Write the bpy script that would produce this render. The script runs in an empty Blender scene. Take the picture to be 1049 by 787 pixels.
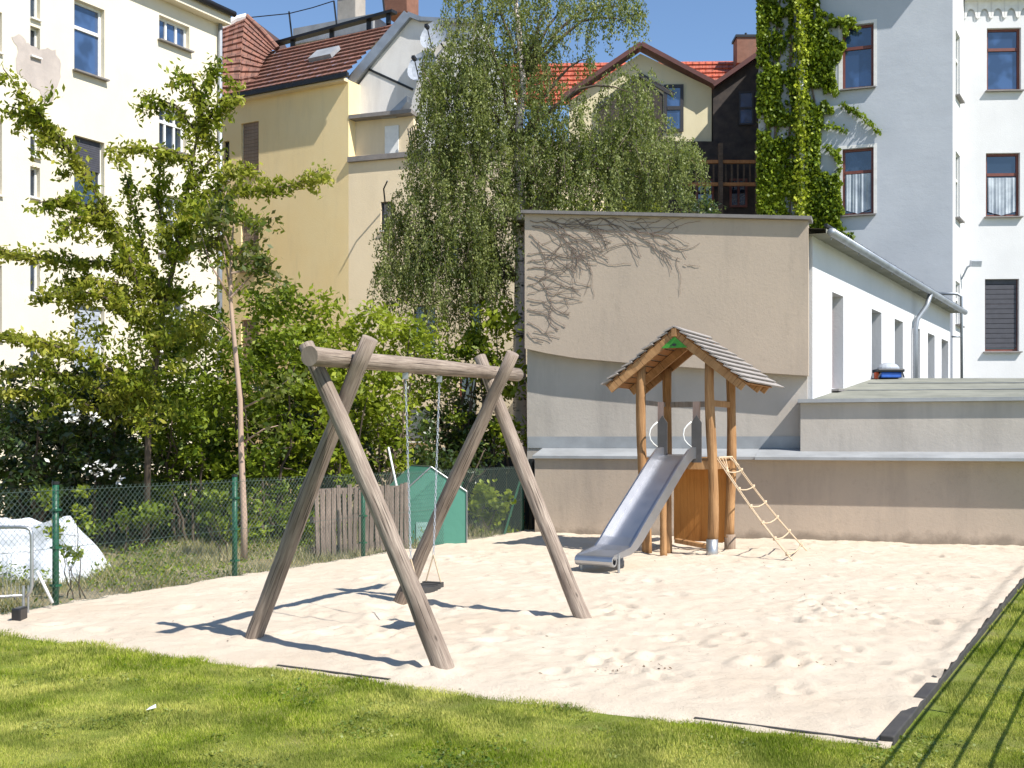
import bpy, math, random
import numpy as np
from mathutils import Vector, Matrix, noise as mnoise
random.seed(7); rng = np.random.default_rng(7)
R = math.radians
# ------------------------------------------------------------------ camera, sky, sun, exposure
SC = bpy.context.scene; COL = SC.collection
F = 1155.0; CX = 524.5; HY = 450.0; H = 1.8
cam = bpy.data.objects.new('camera', bpy.data.cameras.new('camera')); COL.objects.link(cam)
cam.location = (0, 0, H); cam.rotation_euler = (R(90), 0, 0)
cam.data.sensor_width = 36; cam.data.lens = F/1049*36; cam.data.shift_y = 56.5/1049
cam.data.clip_start = 0.1; cam.data.clip_end = 3000
SC.camera = cam
SUN_DIR = Vector((.75, -.66, math.tan(R(49)))).normalized()
W = bpy.data.worlds.new('World'); SC.world = W; W.use_nodes = True
nt = W.node_tree; bg = nt.nodes['Background']
sky = nt.nodes.new('ShaderNodeTexSky'); sky.sky_type = 'NISHITA'; sky.sun_disc = False
sky.sun_elevation = R(49); sky.sun_rotation = math.atan2(.75, -.66); sky.air_density = 1.0; sky.dust_density = 0.05; sky.ozone_density = 4.5
nt.links.new(sky.outputs[0], bg.inputs[0]); bg.inputs[1].default_value = 0.105
sl = bpy.data.lights.new('sun', 'SUN'); sl.energy = 4.6; sl.angle = R(.5); sl.color = (1, .955, .88)
so = bpy.data.objects.new('sun', sl); COL.objects.link(so); so.rotation_euler = SUN_DIR.to_track_quat('Z', 'Y').to_euler()
SC.view_settings.view_transform = 'Standard'; SC.view_settings.look = 'None'; SC.view_settings.gamma = 1
SC.view_settings.exposure = 0.70
SC.view_settings.use_curve_mapping = False

# ------------------------------------------------------------------ helpers
def P(x, y, D): return Vector(((x-CX)/F*D, D, H-(y-HY)/F*D))
def G(x, y, z=0.0):
    D = F*(H-z)/(y-HY); return Vector(((x-CX)/F*D, D, z))
def V(*a): return Vector(a)

def tag(o, label=None, cat=None, group=None, kind=None):
    if label: o['label'] = label
    if cat: o['category'] = cat
    if group: o['group'] = group
    if kind: o['kind'] = kind
    return o
ORG = {}
def empty(name, loc, label=None, cat=None, group=None):
    o = bpy.data.objects.new(name, None); COL.objects.link(o); o.location = loc; o.empty_display_size = .2
    ORG[o.name] = Vector(loc); tag(o, label, cat, group); return o
def link_mesh(me, name, mat, parent=None, origin=None, smooth=False):
    if mat: me.materials.append(mat)
    o = bpy.data.objects.new(name, me); COL.objects.link(o)
    if parent is not None:
        org = ORG[parent.name]; o.parent = parent
    else:
        org = Vector(origin) if origin is not None else Vector((0, 0, 0)); o.location = org
    n = len(me.vertices); a = np.empty(n*3, np.float32); me.vertices.foreach_get('co', a)
    a = a.reshape(-1, 3) - np.array(org, np.float32); me.vertices.foreach_set('co', a.ravel())
    if smooth: me.polygons.foreach_set('use_smooth', [True]*len(me.polygons))
    me.update(); ORG[o.name] = org; return o

class MB:
    def __init__(s): s.v = []; s.f = []; s.uv = []
    def face(s, pts, uv=None):
        i = len(s.v); s.v += [tuple(p) for p in pts]; s.f.append(tuple(range(i, i+len(pts))))
        s.uv += (uv if uv else [(0, 0)]*len(pts))
    def box(s, c, ax, ay, az):
        """centre and three half-axis vectors"""
        c = Vector(c); ax = Vector(ax); ay = Vector(ay); az = Vector(az)
        if ax.cross(ay).dot(az) < 0: ax = -ax
        def p(i, j, k): return c+ax*i+ay*j+az*k
        L = [ax.length*2, ay.length*2, az.length*2]
        for q, (a, b) in (([p(-1,-1,-1),p(-1,1,-1),p(1,1,-1),p(1,-1,-1)],(1,0)), ([p(-1,-1,1),p(1,-1,1),p(1,1,1),p(-1,1,1)],(0,1)),
                  ([p(-1,-1,-1),p(1,-1,-1),p(1,-1,1),p(-1,-1,1)],(0,2)), ([p(1,1,-1),p(-1,1,-1),p(-1,1,1),p(1,1,1)],(0,2)),
                  ([p(1,-1,-1),p(1,1,-1),p(1,1,1),p(1,-1,1)],(1,2)), ([p(-1,1,-1),p(-1,-1,-1),p(-1,-1,1),p(-1,1,1)],(1,2))):
            s.face(q, [(0,0),(L[a],0),(L[a],L[b]),(0,L[b])])
        return s
    def beam(s, a, b, w, h, up=(0,0,1)):
        a = Vector(a); b = Vector(b); d = (b-a); L = d.length; d.normalize(); up = Vector(up)
        if abs(d.dot(up)) > .95: up = Vector((0, 1, 0)) if abs(d.y) < .9 else Vector((1,0,0))
        sd = d.cross(up).normalized(); u2 = sd.cross(d).normalized()
        # long axis along V of the uv
        c = (a+b)/2; ax = sd*w/2; ay = d*L/2; az = u2*h/2
        return s.box(c, ax, ay, az)
    def tube(s, pts, rad, seg=8, wob=0.0, caps=True, v0=0.0):
        pts = [Vector(p) for p in pts]; n = len(pts)
        if not hasattr(rad, '__len__'): rad = [rad]*n
        rings = []; prev = None; ln = v0
        for i, p in enumerate(pts):
            d = (pts[min(i+1, n-1)]-pts[max(i-1, 0)]).normalized()
            if prev is None:
                a = Vector((0, 0, 1)) if abs(d.z) < .9 else Vector((1, 0, 0)); x = d.cross(a).normalized()
            else: x = (prev - d*prev.dot(d)).normalized()
            prev = x; y = d.cross(x)
            if i: ln += (p-pts[i-1]).length
            r = rad[i]; ring = []
            for k in range(seg):
                t = 2*math.pi*k/seg; rr = r*(1+(random.uniform(-wob, wob) if wob else 0))
                ring.append(p+(x*math.cos(t)+y*math.sin(t))*rr)
            rings.append((ring, ln))
        base = len(s.v)
        for ring, _ in rings: s.v += [tuple(q) for q in ring]
        for i in range(n-1):
            for k in range(seg):
                k2 = (k+1) % seg
                s.f.append((base+i*seg+k, base+i*seg+k2, base+(i+1)*seg+k2, base+(i+1)*seg+k))
                u0, u1 = k/seg, (k+1)/seg; a, b = rings[i][1], rings[i+1][1]
                s.uv += [(u0, a), (u1, a), (u1, b), (u0, b)]
        if caps:
            s.f.append(tuple(base+k for k in reversed(range(seg)))); s.uv += [(.02*math.cos(6.28*k/seg), .02*math.sin(6.28*k/seg)) for k in range(seg)]
            e = base+(n-1)*seg
            s.f.append(tuple(e+k for k in range(seg))); s.uv += [(.02*math.cos(6.28*k/seg), .02*math.sin(6.28*k/seg)) for k in range(seg)]
        return s
    def build(s, name, mat, parent=None, origin=None, smooth=False, bevel=0):
        me = bpy.data.meshes.new(name); me.from_pydata(s.v, [], s.f)
        uvl = me.uv_layers.new(name='UVMap'); uvl.data.foreach_set('uv', np.array(s.uv, np.float32).ravel())
        o = link_mesh(me, name, mat, parent, origin, smooth)
        if bevel:
            m = o.modifiers.new('b', 'BEVEL'); m.width = bevel; m.segments = 2; m.limit_method = 'ANGLE'
            w = o.modifiers.new('w', 'WELD'); w.merge_threshold = .0002
            o.modifiers.move(1, 0)
        return o

# --- procedural materials
def nodes(name):
    m = bpy.data.materials.new(name); m.use_nodes = True; t = m.node_tree
    return m, t, t.nodes['Principled BSDF'], t.nodes.new, t.links.new
def mixc(t, fac, a, b, mode='MIX'):
    n = t.nodes.new('ShaderNodeMix'); n.data_type = 'RGBA'; n.blend_type = mode
    for i, s in ((0, fac), (6, a), (7, b)):
        if isinstance(s, (int, float)): n.inputs[i].default_value = s
        elif isinstance(s, tuple): n.inputs[i].default_value = (*s, 1)
        else: t.links.new(s, n.inputs[i])
    return n.outputs[2]
def noise_n(t, coord, scale, detail=4, rough=.6, map_scale=None, w=None):
    n = t.nodes.new('ShaderNodeTexNoise'); n.inputs['Scale'].default_value = scale; n.inputs['Detail'].default_value = detail; n.inputs['Roughness'].default_value = rough
    if map_scale:
        mp = t.nodes.new('ShaderNodeMapping'); mp.inputs['Scale'].default_value = map_scale; t.links.new(coord, mp.inputs[0]); coord = mp.outputs[0]
    t.links.new(coord, n.inputs['Vector']); return n.outputs['Fac']
def ramp(t, fac, stops):
    r = t.nodes.new('ShaderNodeValToRGB'); e = r.color_ramp.elements
    while len(e) < len(stops): e.new(.5)
    for i, (p, c) in enumerate(stops): e[i].position = p; e[i].color = (*c, 1) if len(c) == 3 else c
    t.links.new(fac, r.inputs[0]); return r.outputs[0]
def bump(t, h, bsdf, strength=.3, dist=.01):
    b = t.nodes.new('ShaderNodeBump'); b.inputs['Strength'].default_value = strength; b.inputs['Distance'].default_value = dist
    t.links.new(h, b.inputs['Height']); t.links.new(b.outputs[0], bsdf.inputs['Normal'])
def stucco(name, c1, c2, stain=(.5, .5, .5), stain_amt=.25, scale=.6, bscale=25, rough=.9, bdist=.01, streak=True):
    m, t, b, new, ln = nodes(name); tc = new('ShaderNodeTexCoord').outputs['Object']
    base = mixc(t, ramp(t, noise_n(t, tc, scale, 6, .65), [(.35, (0,0,0)), (.65, (1,1,1))]), c1, c2)
    f = ramp(t, noise_n(t, tc, 1.0, 5, .7, (1.3, 1.3, .22) if streak else (.8,.8,.8)), [(.5, (0,0,0)), (.78, (1,1,1))])
    k = new('ShaderNodeMath'); k.operation = 'MULTIPLY'; ln(f, k.inputs[0]); k.inputs[1].default_value = stain_amt
    c = mixc(t, k.outputs[0], base, stain)
    c = mixc(t, .12, c, noise_n(t, tc, 40, 2, .5), 'MULTIPLY') if False else c
    if name == 'tan_plaster':
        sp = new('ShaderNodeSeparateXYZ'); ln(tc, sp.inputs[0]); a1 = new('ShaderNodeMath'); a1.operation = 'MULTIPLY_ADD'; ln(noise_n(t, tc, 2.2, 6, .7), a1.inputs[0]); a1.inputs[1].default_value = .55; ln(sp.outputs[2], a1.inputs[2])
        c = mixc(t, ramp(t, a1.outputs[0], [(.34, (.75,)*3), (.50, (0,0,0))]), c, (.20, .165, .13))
        c = mixc(t, ramp(t, noise_n(t, tc, 7, 6, .8), [(.56, (0,0,0)), (.72, (.5,)*3)]), c, (.33, .27, .21))
    ln(c, b.inputs['Base Color']); b.inputs['Roughness'].default_value = rough; b.inputs['Specular IOR Level'].default_value = .15
    bump(t, noise_n(t, tc, bscale, 5, .7), b, .5, bdist); return m
def plain(name, c, rough=.5, metal=0, c2=None, scale=6, bs=0, spec=.5):
    m, t, b, new, ln = nodes(name); tc = new('ShaderNodeTexCoord').outputs['Object']
    c2 = c2 or tuple(x*.75 for x in c)
    nz = noise_n(t, tc, scale, 5, .6)
    ln(mixc(t, ramp(t, nz, [(.35, (0,0,0)), (.7, (1,1,1))]), c, c2), b.inputs['Base Color'])
    b.inputs['Roughness'].default_value = rough; b.inputs['Metallic'].default_value = metal; b.inputs['Specular IOR Level'].default_value = spec
    if bs: bump(t, noise_n(t, tc, scale*6, 4, .6), b, bs, .005)
    return m
def wood(name, c1, c2, crack=.5, rough=.8, us=7, vs=1.1):
    m, t, b, new, ln = nodes(name); uv = new('ShaderNodeTexCoord').outputs['UV']; ob = new('ShaderNodeTexCoord').outputs['Object']
    g = noise_n(t, uv, 3, 6, .65, (us, vs, 1)); big = noise_n(t, ob, 1.7, 3, .5)
    c = mixc(t, ramp(t, g, [(.3, (0,0,0)), (.7, (1,1,1))]), c1, c2)
    c = mixc(t, ramp(t, big, [(.4, (0,0,0)), (.7, (.55,)*3)]), c, tuple(x*.72 for x in c1))
    cr = ramp(t, noise_n(t, uv, 4, 3, .5, (us*1.6, vs*.35, 1)), [(.36, (1,1,1)), (.41, (0,0,0))])
    k = new('ShaderNodeMath'); k.operation = 'MULTIPLY'; ln(cr, k.inputs[0]); k.inputs[1].default_value = crack
    c = mixc(t, k.outputs[0], c, tuple(x*.25 for x in c1))
    kn = new('ShaderNodeTexVoronoi'); kn.inputs['Scale'].default_value = 2.2; kn.inputs['Randomness'].default_value = 1
    mp = new('ShaderNodeMapping'); mp.inputs['Scale'].default_value = (1.3, .9, 1); ln(uv, mp.inputs[0]); ln(mp.outputs[0], kn.inputs['Vector'])
    c = mixc(t, ramp(t, kn.outputs['Distance'], [(.03, (.75,)*3), (.07, (0,0,0))]), c, tuple(x*.3 for x in c1))
    ln(c, b.inputs['Base Color']); b.inputs['Roughness'].default_value = rough; b.inputs['Specular IOR Level'].default_value = .25
    bump(t, g, b, .6, .012); return m
def leafmat(name, cols, trans=.32, rough=.5, spec=.35):
    m, t, b, new, ln = nodes(name); ge = new('ShaderNodeNewGeometry')
    n = len(cols); st = [(i/(n-1), c) for i, c in enumerate(cols)]
    c = ramp(t, ge.outputs['Random Per Island'], st)
    ob = new('ShaderNodeTexCoord').outputs['Object']
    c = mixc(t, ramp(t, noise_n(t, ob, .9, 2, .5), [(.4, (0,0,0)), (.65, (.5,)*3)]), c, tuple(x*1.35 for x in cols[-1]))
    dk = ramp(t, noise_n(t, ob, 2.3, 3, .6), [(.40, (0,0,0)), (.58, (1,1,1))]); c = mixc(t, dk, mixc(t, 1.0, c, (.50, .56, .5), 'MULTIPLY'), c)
    ln(c, b.inputs['Base Color']); b.inputs['Roughness'].default_value = rough; b.inputs['Specular IOR Level'].default_value = spec
    tr = new('ShaderNodeBsdfTranslucent'); ln(mixc(t, .5, c, (.35, .45, .03), 'MIX'), tr.inputs[0])
    mx = new('ShaderNodeMixShader'); mx.inputs[0].default_value = trans
    ln(b.outputs[0], mx.inputs[1]); ln(tr.outputs[0], mx.inputs[2]); ln(mx.outputs[0], t.nodes['Material Output'].inputs[0]); return m
def tilemat(name, c1, c2, us=3.2):
    m, t, b, new, ln = nodes(name); uv = new('ShaderNodeTexCoord').outputs['UV']
    vo = new('ShaderNodeTexBrick'); vo.offset = .5; vo.inputs['Scale'].default_value = 1; vo.inputs['Brick Width'].default_value = .26; vo.inputs['Row Height'].default_value = .36
    vo.inputs['Mortar Size'].default_value = .012; vo.inputs['Color1'].default_value = (*c1, 1); vo.inputs['Color2'].default_value = (*c2, 1); vo.inputs['Mortar'].default_value = (c1[0]*.2, c1[1]*.2, c1[2]*.2, 1)
    ln(uv, vo.inputs['Vector'])
    c = mixc(t, ramp(t, noise_n(t, uv, 2.5, 4, .7), [(.45, (0,0,0)), (.75, (.7,)*3)]), vo.outputs['Color'], (.10, .075, .06))
    ln(c, b.inputs['Base Color']); b.inputs['Roughness'].default_value = .75
    wv = new('ShaderNodeTexWave'); wv.inputs['Scale'].default_value = 1.2; ln(uv, wv.inputs['Vector']); bump(t, wv.outputs['Fac'], b, .6, .04); return m
def glassmat(name, c=(.012, .02, .035)):
    m, t, b, new, ln = nodes(name); ob = new('ShaderNodeTexCoord').outputs['Object']
    ln(mixc(t, ramp(t, noise_n(t, ob, 1.6, 2, .5), [(.45, (0,0,0)), (.6, (1,1,1))]), c, tuple(x*2.2 for x in c)), b.inputs['Base Color'])
    b.inputs['Roughness'].default_value = .04; b.inputs['Specular IOR Level'].default_value = .9; b.inputs['IOR'].default_value = 1.7
    bump(t, noise_n(t, ob, .8, 1, .5), b, .12, .05); return m

M = dict(
 cream=stucco('cream_plaster', (.69, .62, .49), (.73, .67, .54), (.55, .50, .42), .22),
 yellow=stucco('yellow_plaster', (.88, .68, .36), (.90, .72, .41), (.48, .38, .25), .3),
 yellow2=stucco('beige_plaster', (.70, .58, .40), (.74, .62, .44), (.5, .42, .32), .35),
 white=stucco('white_plaster', (.60, .60, .61), (.65, .65, .66), (.5, .5, .5), .15),
 oldwhite=stucco('old_white_plaster', (.66, .64, .62), (.72, .70, .68), (.36, .34, .33), .4, 1.2),
 grey=None,
 tan=stucco('tan_plaster', (.49, .40, .315), (.43, .355, .285), (.29, .245, .205), .6, .35, 18, bdist=.008),
 concrete=stucco('bare_plaster', (.50, .455, .405), (.43, .39, .345), (.28, .255, .23), .55, .5, 14, bdist=.01),
 house=stucco('house_plaster', (.62, .55, .36), (.66, .6, .42), (.4, .38, .3), .2),
 patch=stucco('bare_patch', (.40, .35, .32), (.48, .42, .38), (.32, .27, .25), .5, 3),
 tiles=tilemat('clay_tiles', (.27, .115, .075), (.19, .085, .06)),
 redtiles=tilemat('red_tiles', (.52, .11, .05), (.42, .09, .05)),
 zinc=plain('zinc', (.36, .39, .43), .5, .55, (.26, .28, .31), 2.5, .2),
 lead=plain('lead_flashing', (.36, .375, .39), .65, .15, (.25, .26, .27), 1.5, .3),
 darkmetal=plain('dark_metal', (.03, .032, .035), .5, .5),
 steel=None,
 galv=plain('galvanised', (.5, .51, .52), .4, .8),
 felt=plain('roofing_felt', (.26, .26, .22), .95, 0, (.17, .175, .15), 1.3, .6, .1),
 glass=glassmat('window_glass'), glassb=glassmat('blue_glass', (.02, .04, .09)),
 brownframe=plain('brown_frame', (.16, .045, .03), .5), whiteframe=plain('white_frame', (.75, .75, .73), .5, c2=(.65, .65, .63)), darkframe=plain('dark_frame', (.03, .028, .03), .5),
 sill=plain('sill_metal', (.22, .2, .19), .6), surround=plain('surround', (.72, .71, .69), .8, c2=(.62, .6, .58)),
 shutter=wood('shutter_wood', (.26, .19, .14), (.36, .27, .2), .3), blind=plain('blind', (.42, .46, .52), .6), darkblind=plain('dark_blind', (.06, .06, .075), .6), curtain_reflection=plain('curtain_reflection', (.45, .5, .55), .8, c2=(.2, .24, .3), scale=2),
 log=wood('weathered_log', (.17, .125, .098), (.42, .345, .28), .9),
 logwarm=wood('robinia_post', (.31, .16, .068), (.50, .295, .14), .8),
 panel=wood('orange_panel', (.52, .22, .055), (.60, .28, .08), .3, us=9, vs=.5),
 shingle=wood('weathered_board', (.27, .24, .22), (.42, .385, .36), .5), lining=wood('brown_board', (.33, .15, .06), (.42, .22, .1), .4),
 pallet=wood('pallet_wood', (.15, .11, .09), (.30, .235, .195), .8),
 rope=plain('rope', (.62, .48, .33), .9, c2=(.45, .34, .22), scale=40), rubber=plain('rubber', (.035, .033, .033), .8, c2=(.06, .055, .05)),
 hpl=plain('grey_panel', (.075, .07, .068), .6), green=plain('green_board', (.05, .30, .03), .6), greenpost=plain('green_coating', (.008, .09, .045), .45),
 wire=plain('fence_wire', (.075, .115, .095), .5, .2), 
 bark=wood('bark', (.08, .06, .045), (.16, .12, .09), .5), palebark=wood('pale_bark', (.40, .28, .21), (.52, .38, .29), .4), vine=plain('vine_twig', (.20, .15, .125), .9),
 tarp=plain('white_tarp', (.60, .62, .66), .6, c2=(.48, .51, .56), scale=3, bs=.4), slate=plain('slate', (.020, .015, .014), .8, c2=(.06, .045, .036), scale=3),
 brick=stucco('brick', (.20, .10, .07), (.26, .13, .09), (.2, .15, .12), .4, 5), chim=stucco('chimney_render', (.33, .30, .26), (.42, .38, .33), (.2, .2, .2), .4, 2),
 blue=plain('blue_plastic', (.03, .12, .5), .4), black=plain('black_enamel', (.02, .02, .022), .3), redp=plain('orange_part', (.5, .08, .02), .5),
 dish=plain('dish_grey', (.38, .41, .46), .5), screen=plain('black_screen', (.012, .016, .018), .8),
)
def grey_wall():
    m, t, b, new, ln = nodes('grey_blue_plaster'); ob = new('ShaderNodeTexCoord').outputs['Object']
    base = mixc(t, ramp(t, noise_n(t, ob, .5, 6, .6), [(.35, (0,0,0)), (.65, (1,1,1))]), (.42, .445, .49), (.47, .495, .54))
    st = ramp(t, noise_n(t, ob, 1, 4, .6, (.5, .5, 2.2)), [(.5, (0,0,0)), (.75, (.35,)*3)])
    ln(mixc(t, st, base, (.36, .375, .41)), b.inputs['Base Color']); b.inputs['Roughness'].default_value = .9; b.inputs['Specular IOR Level'].default_value = .15
    bump(t, noise_n(t, ob, 4, 6, .75, (1, 1, 1.6)), b, .4, .015); return m
M['grey'] = grey_wall()
def steel():
    m, t, b, new, ln = nodes('slide_steel'); ob = new('ShaderNodeTexCoord').outputs['Object']
    b.inputs['Base Color'].default_value = (.46, .47, .50, 1); b.inputs['Metallic'].default_value = .95
    r = new('ShaderNodeMapRange'); ln(noise_n(t, ob, 6, 5, .6), r.inputs[0]); r.inputs[3].default_value = .3; r.inputs[4].default_value = .5; ln(r.outputs[0], b.inputs['Roughness']); return m
M['steel'] = steel()
def greenfilm():
    m, t, b, new, ln = nodes('green_film'); b.inputs['Base Color'].default_value = (.10, .30, .225, 1); b.inputs['Roughness'].default_value = .5
    tr = new('ShaderNodeBsdfTranslucent'); tr.inputs[0].default_value = (.16, .42, .32, 1); mx = new('ShaderNodeMixShader'); mx.inputs[0].default_value = .3
    ln(b.outputs[0], mx.inputs[1]); ln(tr.outputs[0], mx.inputs[2]); ln(mx.outputs[0], t.nodes['Material Output'].inputs[0])
    ob = new('ShaderNodeTexCoord').outputs['Object']; bump(t, noise_n(t, ob, 5, 3, .5), b, .4, .03); return m
M['film'] = greenfilm()
def birchbark():
    m, t, b, new, ln = nodes('birch_bark'); ob = new('ShaderNodeTexCoord').outputs['Object']
    f = ramp(t, noise_n(t, ob, 3, 4, .7, (1, 1, 3)), [(.56, (0,0,0)), (.62, (1,1,1))])
    ln(mixc(t, f, (.72, .60, .57), (.05, .045, .04)), b.inputs['Base Color']); b.inputs['Roughness'].default_value = .8; return m
M['birch'] = birchbark()
def sandmat():
    m, t, b, new, ln = nodes('sand'); ob = new('ShaderNodeTexCoord').outputs['Object']
    c = mixc(t, ramp(t, noise_n(t, ob, .8, 6, .65), [(.35, (0,0,0)), (.65, (1,1,1))]), (.57, .475, .37), (.63, .545, .435))
    c = mixc(t, ramp(t, noise_n(t, ob, 9, 5, .75), [(.55, (0,0,0)), (.8, (.5,)*3)]), c, (.45, .365, .27))
    c = mixc(t, ramp(t, noise_n(t, ob, 55, 2, .5), [(.69, (0,0,0)), (.74, (.6,)*3)]), c, (.22, .16, .11))
    ln(c, b.inputs['Base Color']); b.inputs['Roughness'].default_value = .95; b.inputs['Specular IOR Level'].default_value = .1
    bump(t, noise_n(t, ob, 11, 8, .8), b, .65, .04); return m
M['sand'] = sandmat()
def soil(name, a, b_, c_, sc=3):
    m, t, b, new, ln = nodes(name); ob = new('ShaderNodeTexCoord').outputs['Object']
    c = mixc(t, ramp(t, noise_n(t, ob, sc, 6, .7), [(.35, (0,0,0)), (.65, (1,1,1))]), a, b_)
    c = mixc(t, ramp(t, noise_n(t, ob, sc*.3, 4, .6), [(.45, (0,0,0)), (.65, (.8,)*3)]), c, c_)
    ln(c, b.inputs['Base Color']); b.inputs['Roughness'].default_value = 1; b.inputs['Specular IOR Level'].default_value = .05
    bump(t, noise_n(t, ob, 20, 5, .7), b, .6, .04); return m
M['lawn'] = soil('lawn_base', (.14, .19, .025), (.19, .22, .05), (.24, .22, .09), 4)
M['waste'] = soil('rough_soil', (.32, .26, .17), (.22, .20, .10), (.38, .32, .24), 2.5)

# ------------------------------------------------------------------ facade frames
class Fac:
    """vertical plane; o = point on the plane (x,y), u = direction to the right as seen"""
    def __init__(s, o, u): s.o = Vector(o).to_2d() if len(o) > 2 else Vector(o); s.u = Vector(u).normalized(); s.n = Vector((s.u.y, -s.u.x))
    def uz(s, px, py):
        rx = (px-CX)/F
        # o.x+u.x t = rx (o.y+u.y t)
        t = (rx*s.o.y-s.o.x)/(s.u.x-rx*s.u.y); D = s.o.y+s.u.y*t
        return t, H-(py-HY)/F*D
    def w(s, u, z, off=0.0):
        p = s.o+s.u*u+s.n*off; return Vector((p.x, p.y, z))
    def rect(s, x0, x1, yt, yb):
        u0, zt = s.uz(x0, yt); _, zb = s.uz(x0, yb); u1, _ = s.uz(x1, yt); return (u0, u1, zb, zt)
def wall(f, u0, u1, z0, z1, holes, name, mat, parent, depth=.25, thick=6.0):
    m = MB(); us = sorted({u0, u1, *[h[0] for h in holes], *[h[1] for h in holes]}); zs = sorted({z0, z1, *[h[2] for h in holes], *[h[3] for h in holes]})
    us = [u for u in us if u0 <= u <= u1]; zs = [z for z in zs if z0 <= z <= z1]
    for a, b in zip(us, us[1:]):
        for c, d in zip(zs, zs[1:]):
            cu, cz = (a+b)/2, (c+d)/2
            if any(h[0] < cu < h[1] and h[2] < cz < h[3] for h in holes): continue
            m.face([f.w(a, c), f.w(b, c), f.w(b, d), f.w(a, d)])
    for a, b, c, d in holes:
        m.face([f.w(a,c,-depth), f.w(a,c), f.w(a,d), f.w(a,d,-depth)][::-1]); m.face([f.w(b,c), f.w(b,c,-depth), f.w(b,d,-depth), f.w(b,d)][::-1])
        m.face([f.w(a,d), f.w(b,d), f.w(b,d,-depth), f.w(a,d,-depth)][::-1]); m.face([f.w(a,c), f.w(a,c,-depth), f.w(b,c,-depth), f.w(b,c)][::-1])
        m.face([f.w(a,c,-depth), f.w(b,c,-depth), f.w(b,d,-depth), f.w(a,d,-depth)])
    T = -thick
    m.face([f.w(u0,z0,T), f.w(u0,z0), f.w(u0,z1), f.w(u0,z1,T)]); m.face([f.w(u1,z0), f.w(u1,z0,T), f.w(u1,z1,T), f.w(u1,z1)])
    m.face([f.w(u1,z0,T), f.w(u0,z0,T), f.w(u0,z1,T), f.w(u1,z1,T)]); m.face([f.w(u0,z1), f.w(u1,z1), f.w(u1,z1,T), f.w(u0,z1,T)])
    return m.build(name, mat, parent)
def polywall(f, pts, name, mat, parent, thick=.4, off=0.0):
    m = MB(); a = [f.w(u, z, off) for u, z in pts]; b = [f.w(u, z, off-thick) for u, z in pts]; n = len(pts)
    ar = sum(pts[i][0]*pts[(i+1) % n][1]-pts[(i+1) % n][0]*pts[i][1] for i in range(n))
    if ar < 0: a.reverse(); b.reverse()
    m.face(a); m.face(b[::-1])
    for i in range(n): j = (i+1) % n; m.face([a[j], a[i], b[i], b[j]])
    return m.build(name, mat, parent)
def window(f, r, parent, fm='brownframe', gm='glass', off=-.12, fw=.06, mull=(.5,), trans=(.68,), sill='sill', blind=None, surround=None, sub=True):
    u0, u1, z0, z1 = r; m = MB(); U = V(*f.u, 0); N = V(*f.n, 0); Z = V(0, 0, 1)
    def bar(a, b, c, d, o=off, t=.05): m.box((f.w((a+b)/2, (c+d)/2, o)), U*(b-a)/2, N*t/2, Z*(d-c)/2)
    bar(u0, u0+fw, z0, z1); bar(u1-fw, u1, z0, z1); bar(u0+fw, u1-fw, z1-fw, z1); bar(u0+fw, u1-fw, z0, z0+fw)
    for q in trans: z = z0+(z1-z0)*q; bar(u0+fw, u1-fw, z-fw*.6, z+fw*.6, off+.012, .06)
    for q in mull: u = u0+(u1-u0)*q; bar(u-fw*.5, u+fw*.5, z0+fw, z1-fw, off+.004, .052)
    w = m.build('window', M[fm], parent)
    p = MB(); p.face([f.w(u0+.02, z0+.02, off-.01), f.w(u1-.02, z0+.02, off-.01), f.w(u1-.02, z1-.02, off-.01), f.w(u0+.02, z1-.02, off-.01)]); p.build('pane', M[gm], w)
    if sill:
        s = MB(); s.box(f.w((u0+u1)/2, z0-.035, .05+off*.5-.0), U*((u1-u0)/2+(.06 if u1-u0 > .75 else .01)), N*((.09 if u1-u0 > .75 else .03)-off*.5), Z*.02); s.build('sill', M[sill], w)
    if blind:
        mt, frac = blind; bl = MB(); k = 14 if mt != 'curtain_reflection' else 0; zz = z1-(z1-z0)*frac
        for i in range(k):
            a = zz+(z1-zz)*i/k; b = zz+(z1-zz)*(i+.9)/k; bl.box(f.w((u0+u1)/2, (a+b)/2, off+.05), U*((u1-u0)/2-.05), N*.008+Z*.004, Z*(b-a)/2)
        if mt == 'curtain_reflection':  # bluish folded sheet, for curtains and for a painted pane reflection
            nf = 28; zb_ = z0+.05; zt_ = z0+(z1-z0)*.62
            for i in range(nf):
                t0, t1 = i/nf, (i+1)/nf; a0, a1 = u0+.1+(u1-u0-.2)*t0, u0+.1+(u1-u0-.2)*t1; w0 = .02*math.sin(t0*22)+.012*math.sin(t0*51); w1 = .02*math.sin(t1*22)+.012*math.sin(t1*51)
                bl.face([f.w(a0, zb_+.25*abs(t0-.5), off+.05+w0), f.w(a1, zb_+.25*abs(t1-.5), off+.05+w1), f.w(a1, zt_, off+.05+w1*.5), f.w(a0, zt_, off+.05+w0*.5)])
        bl.build('roller_blind' if mt != 'curtain_reflection' else 'curtain_reflection', M[mt], w)
    return w
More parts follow.
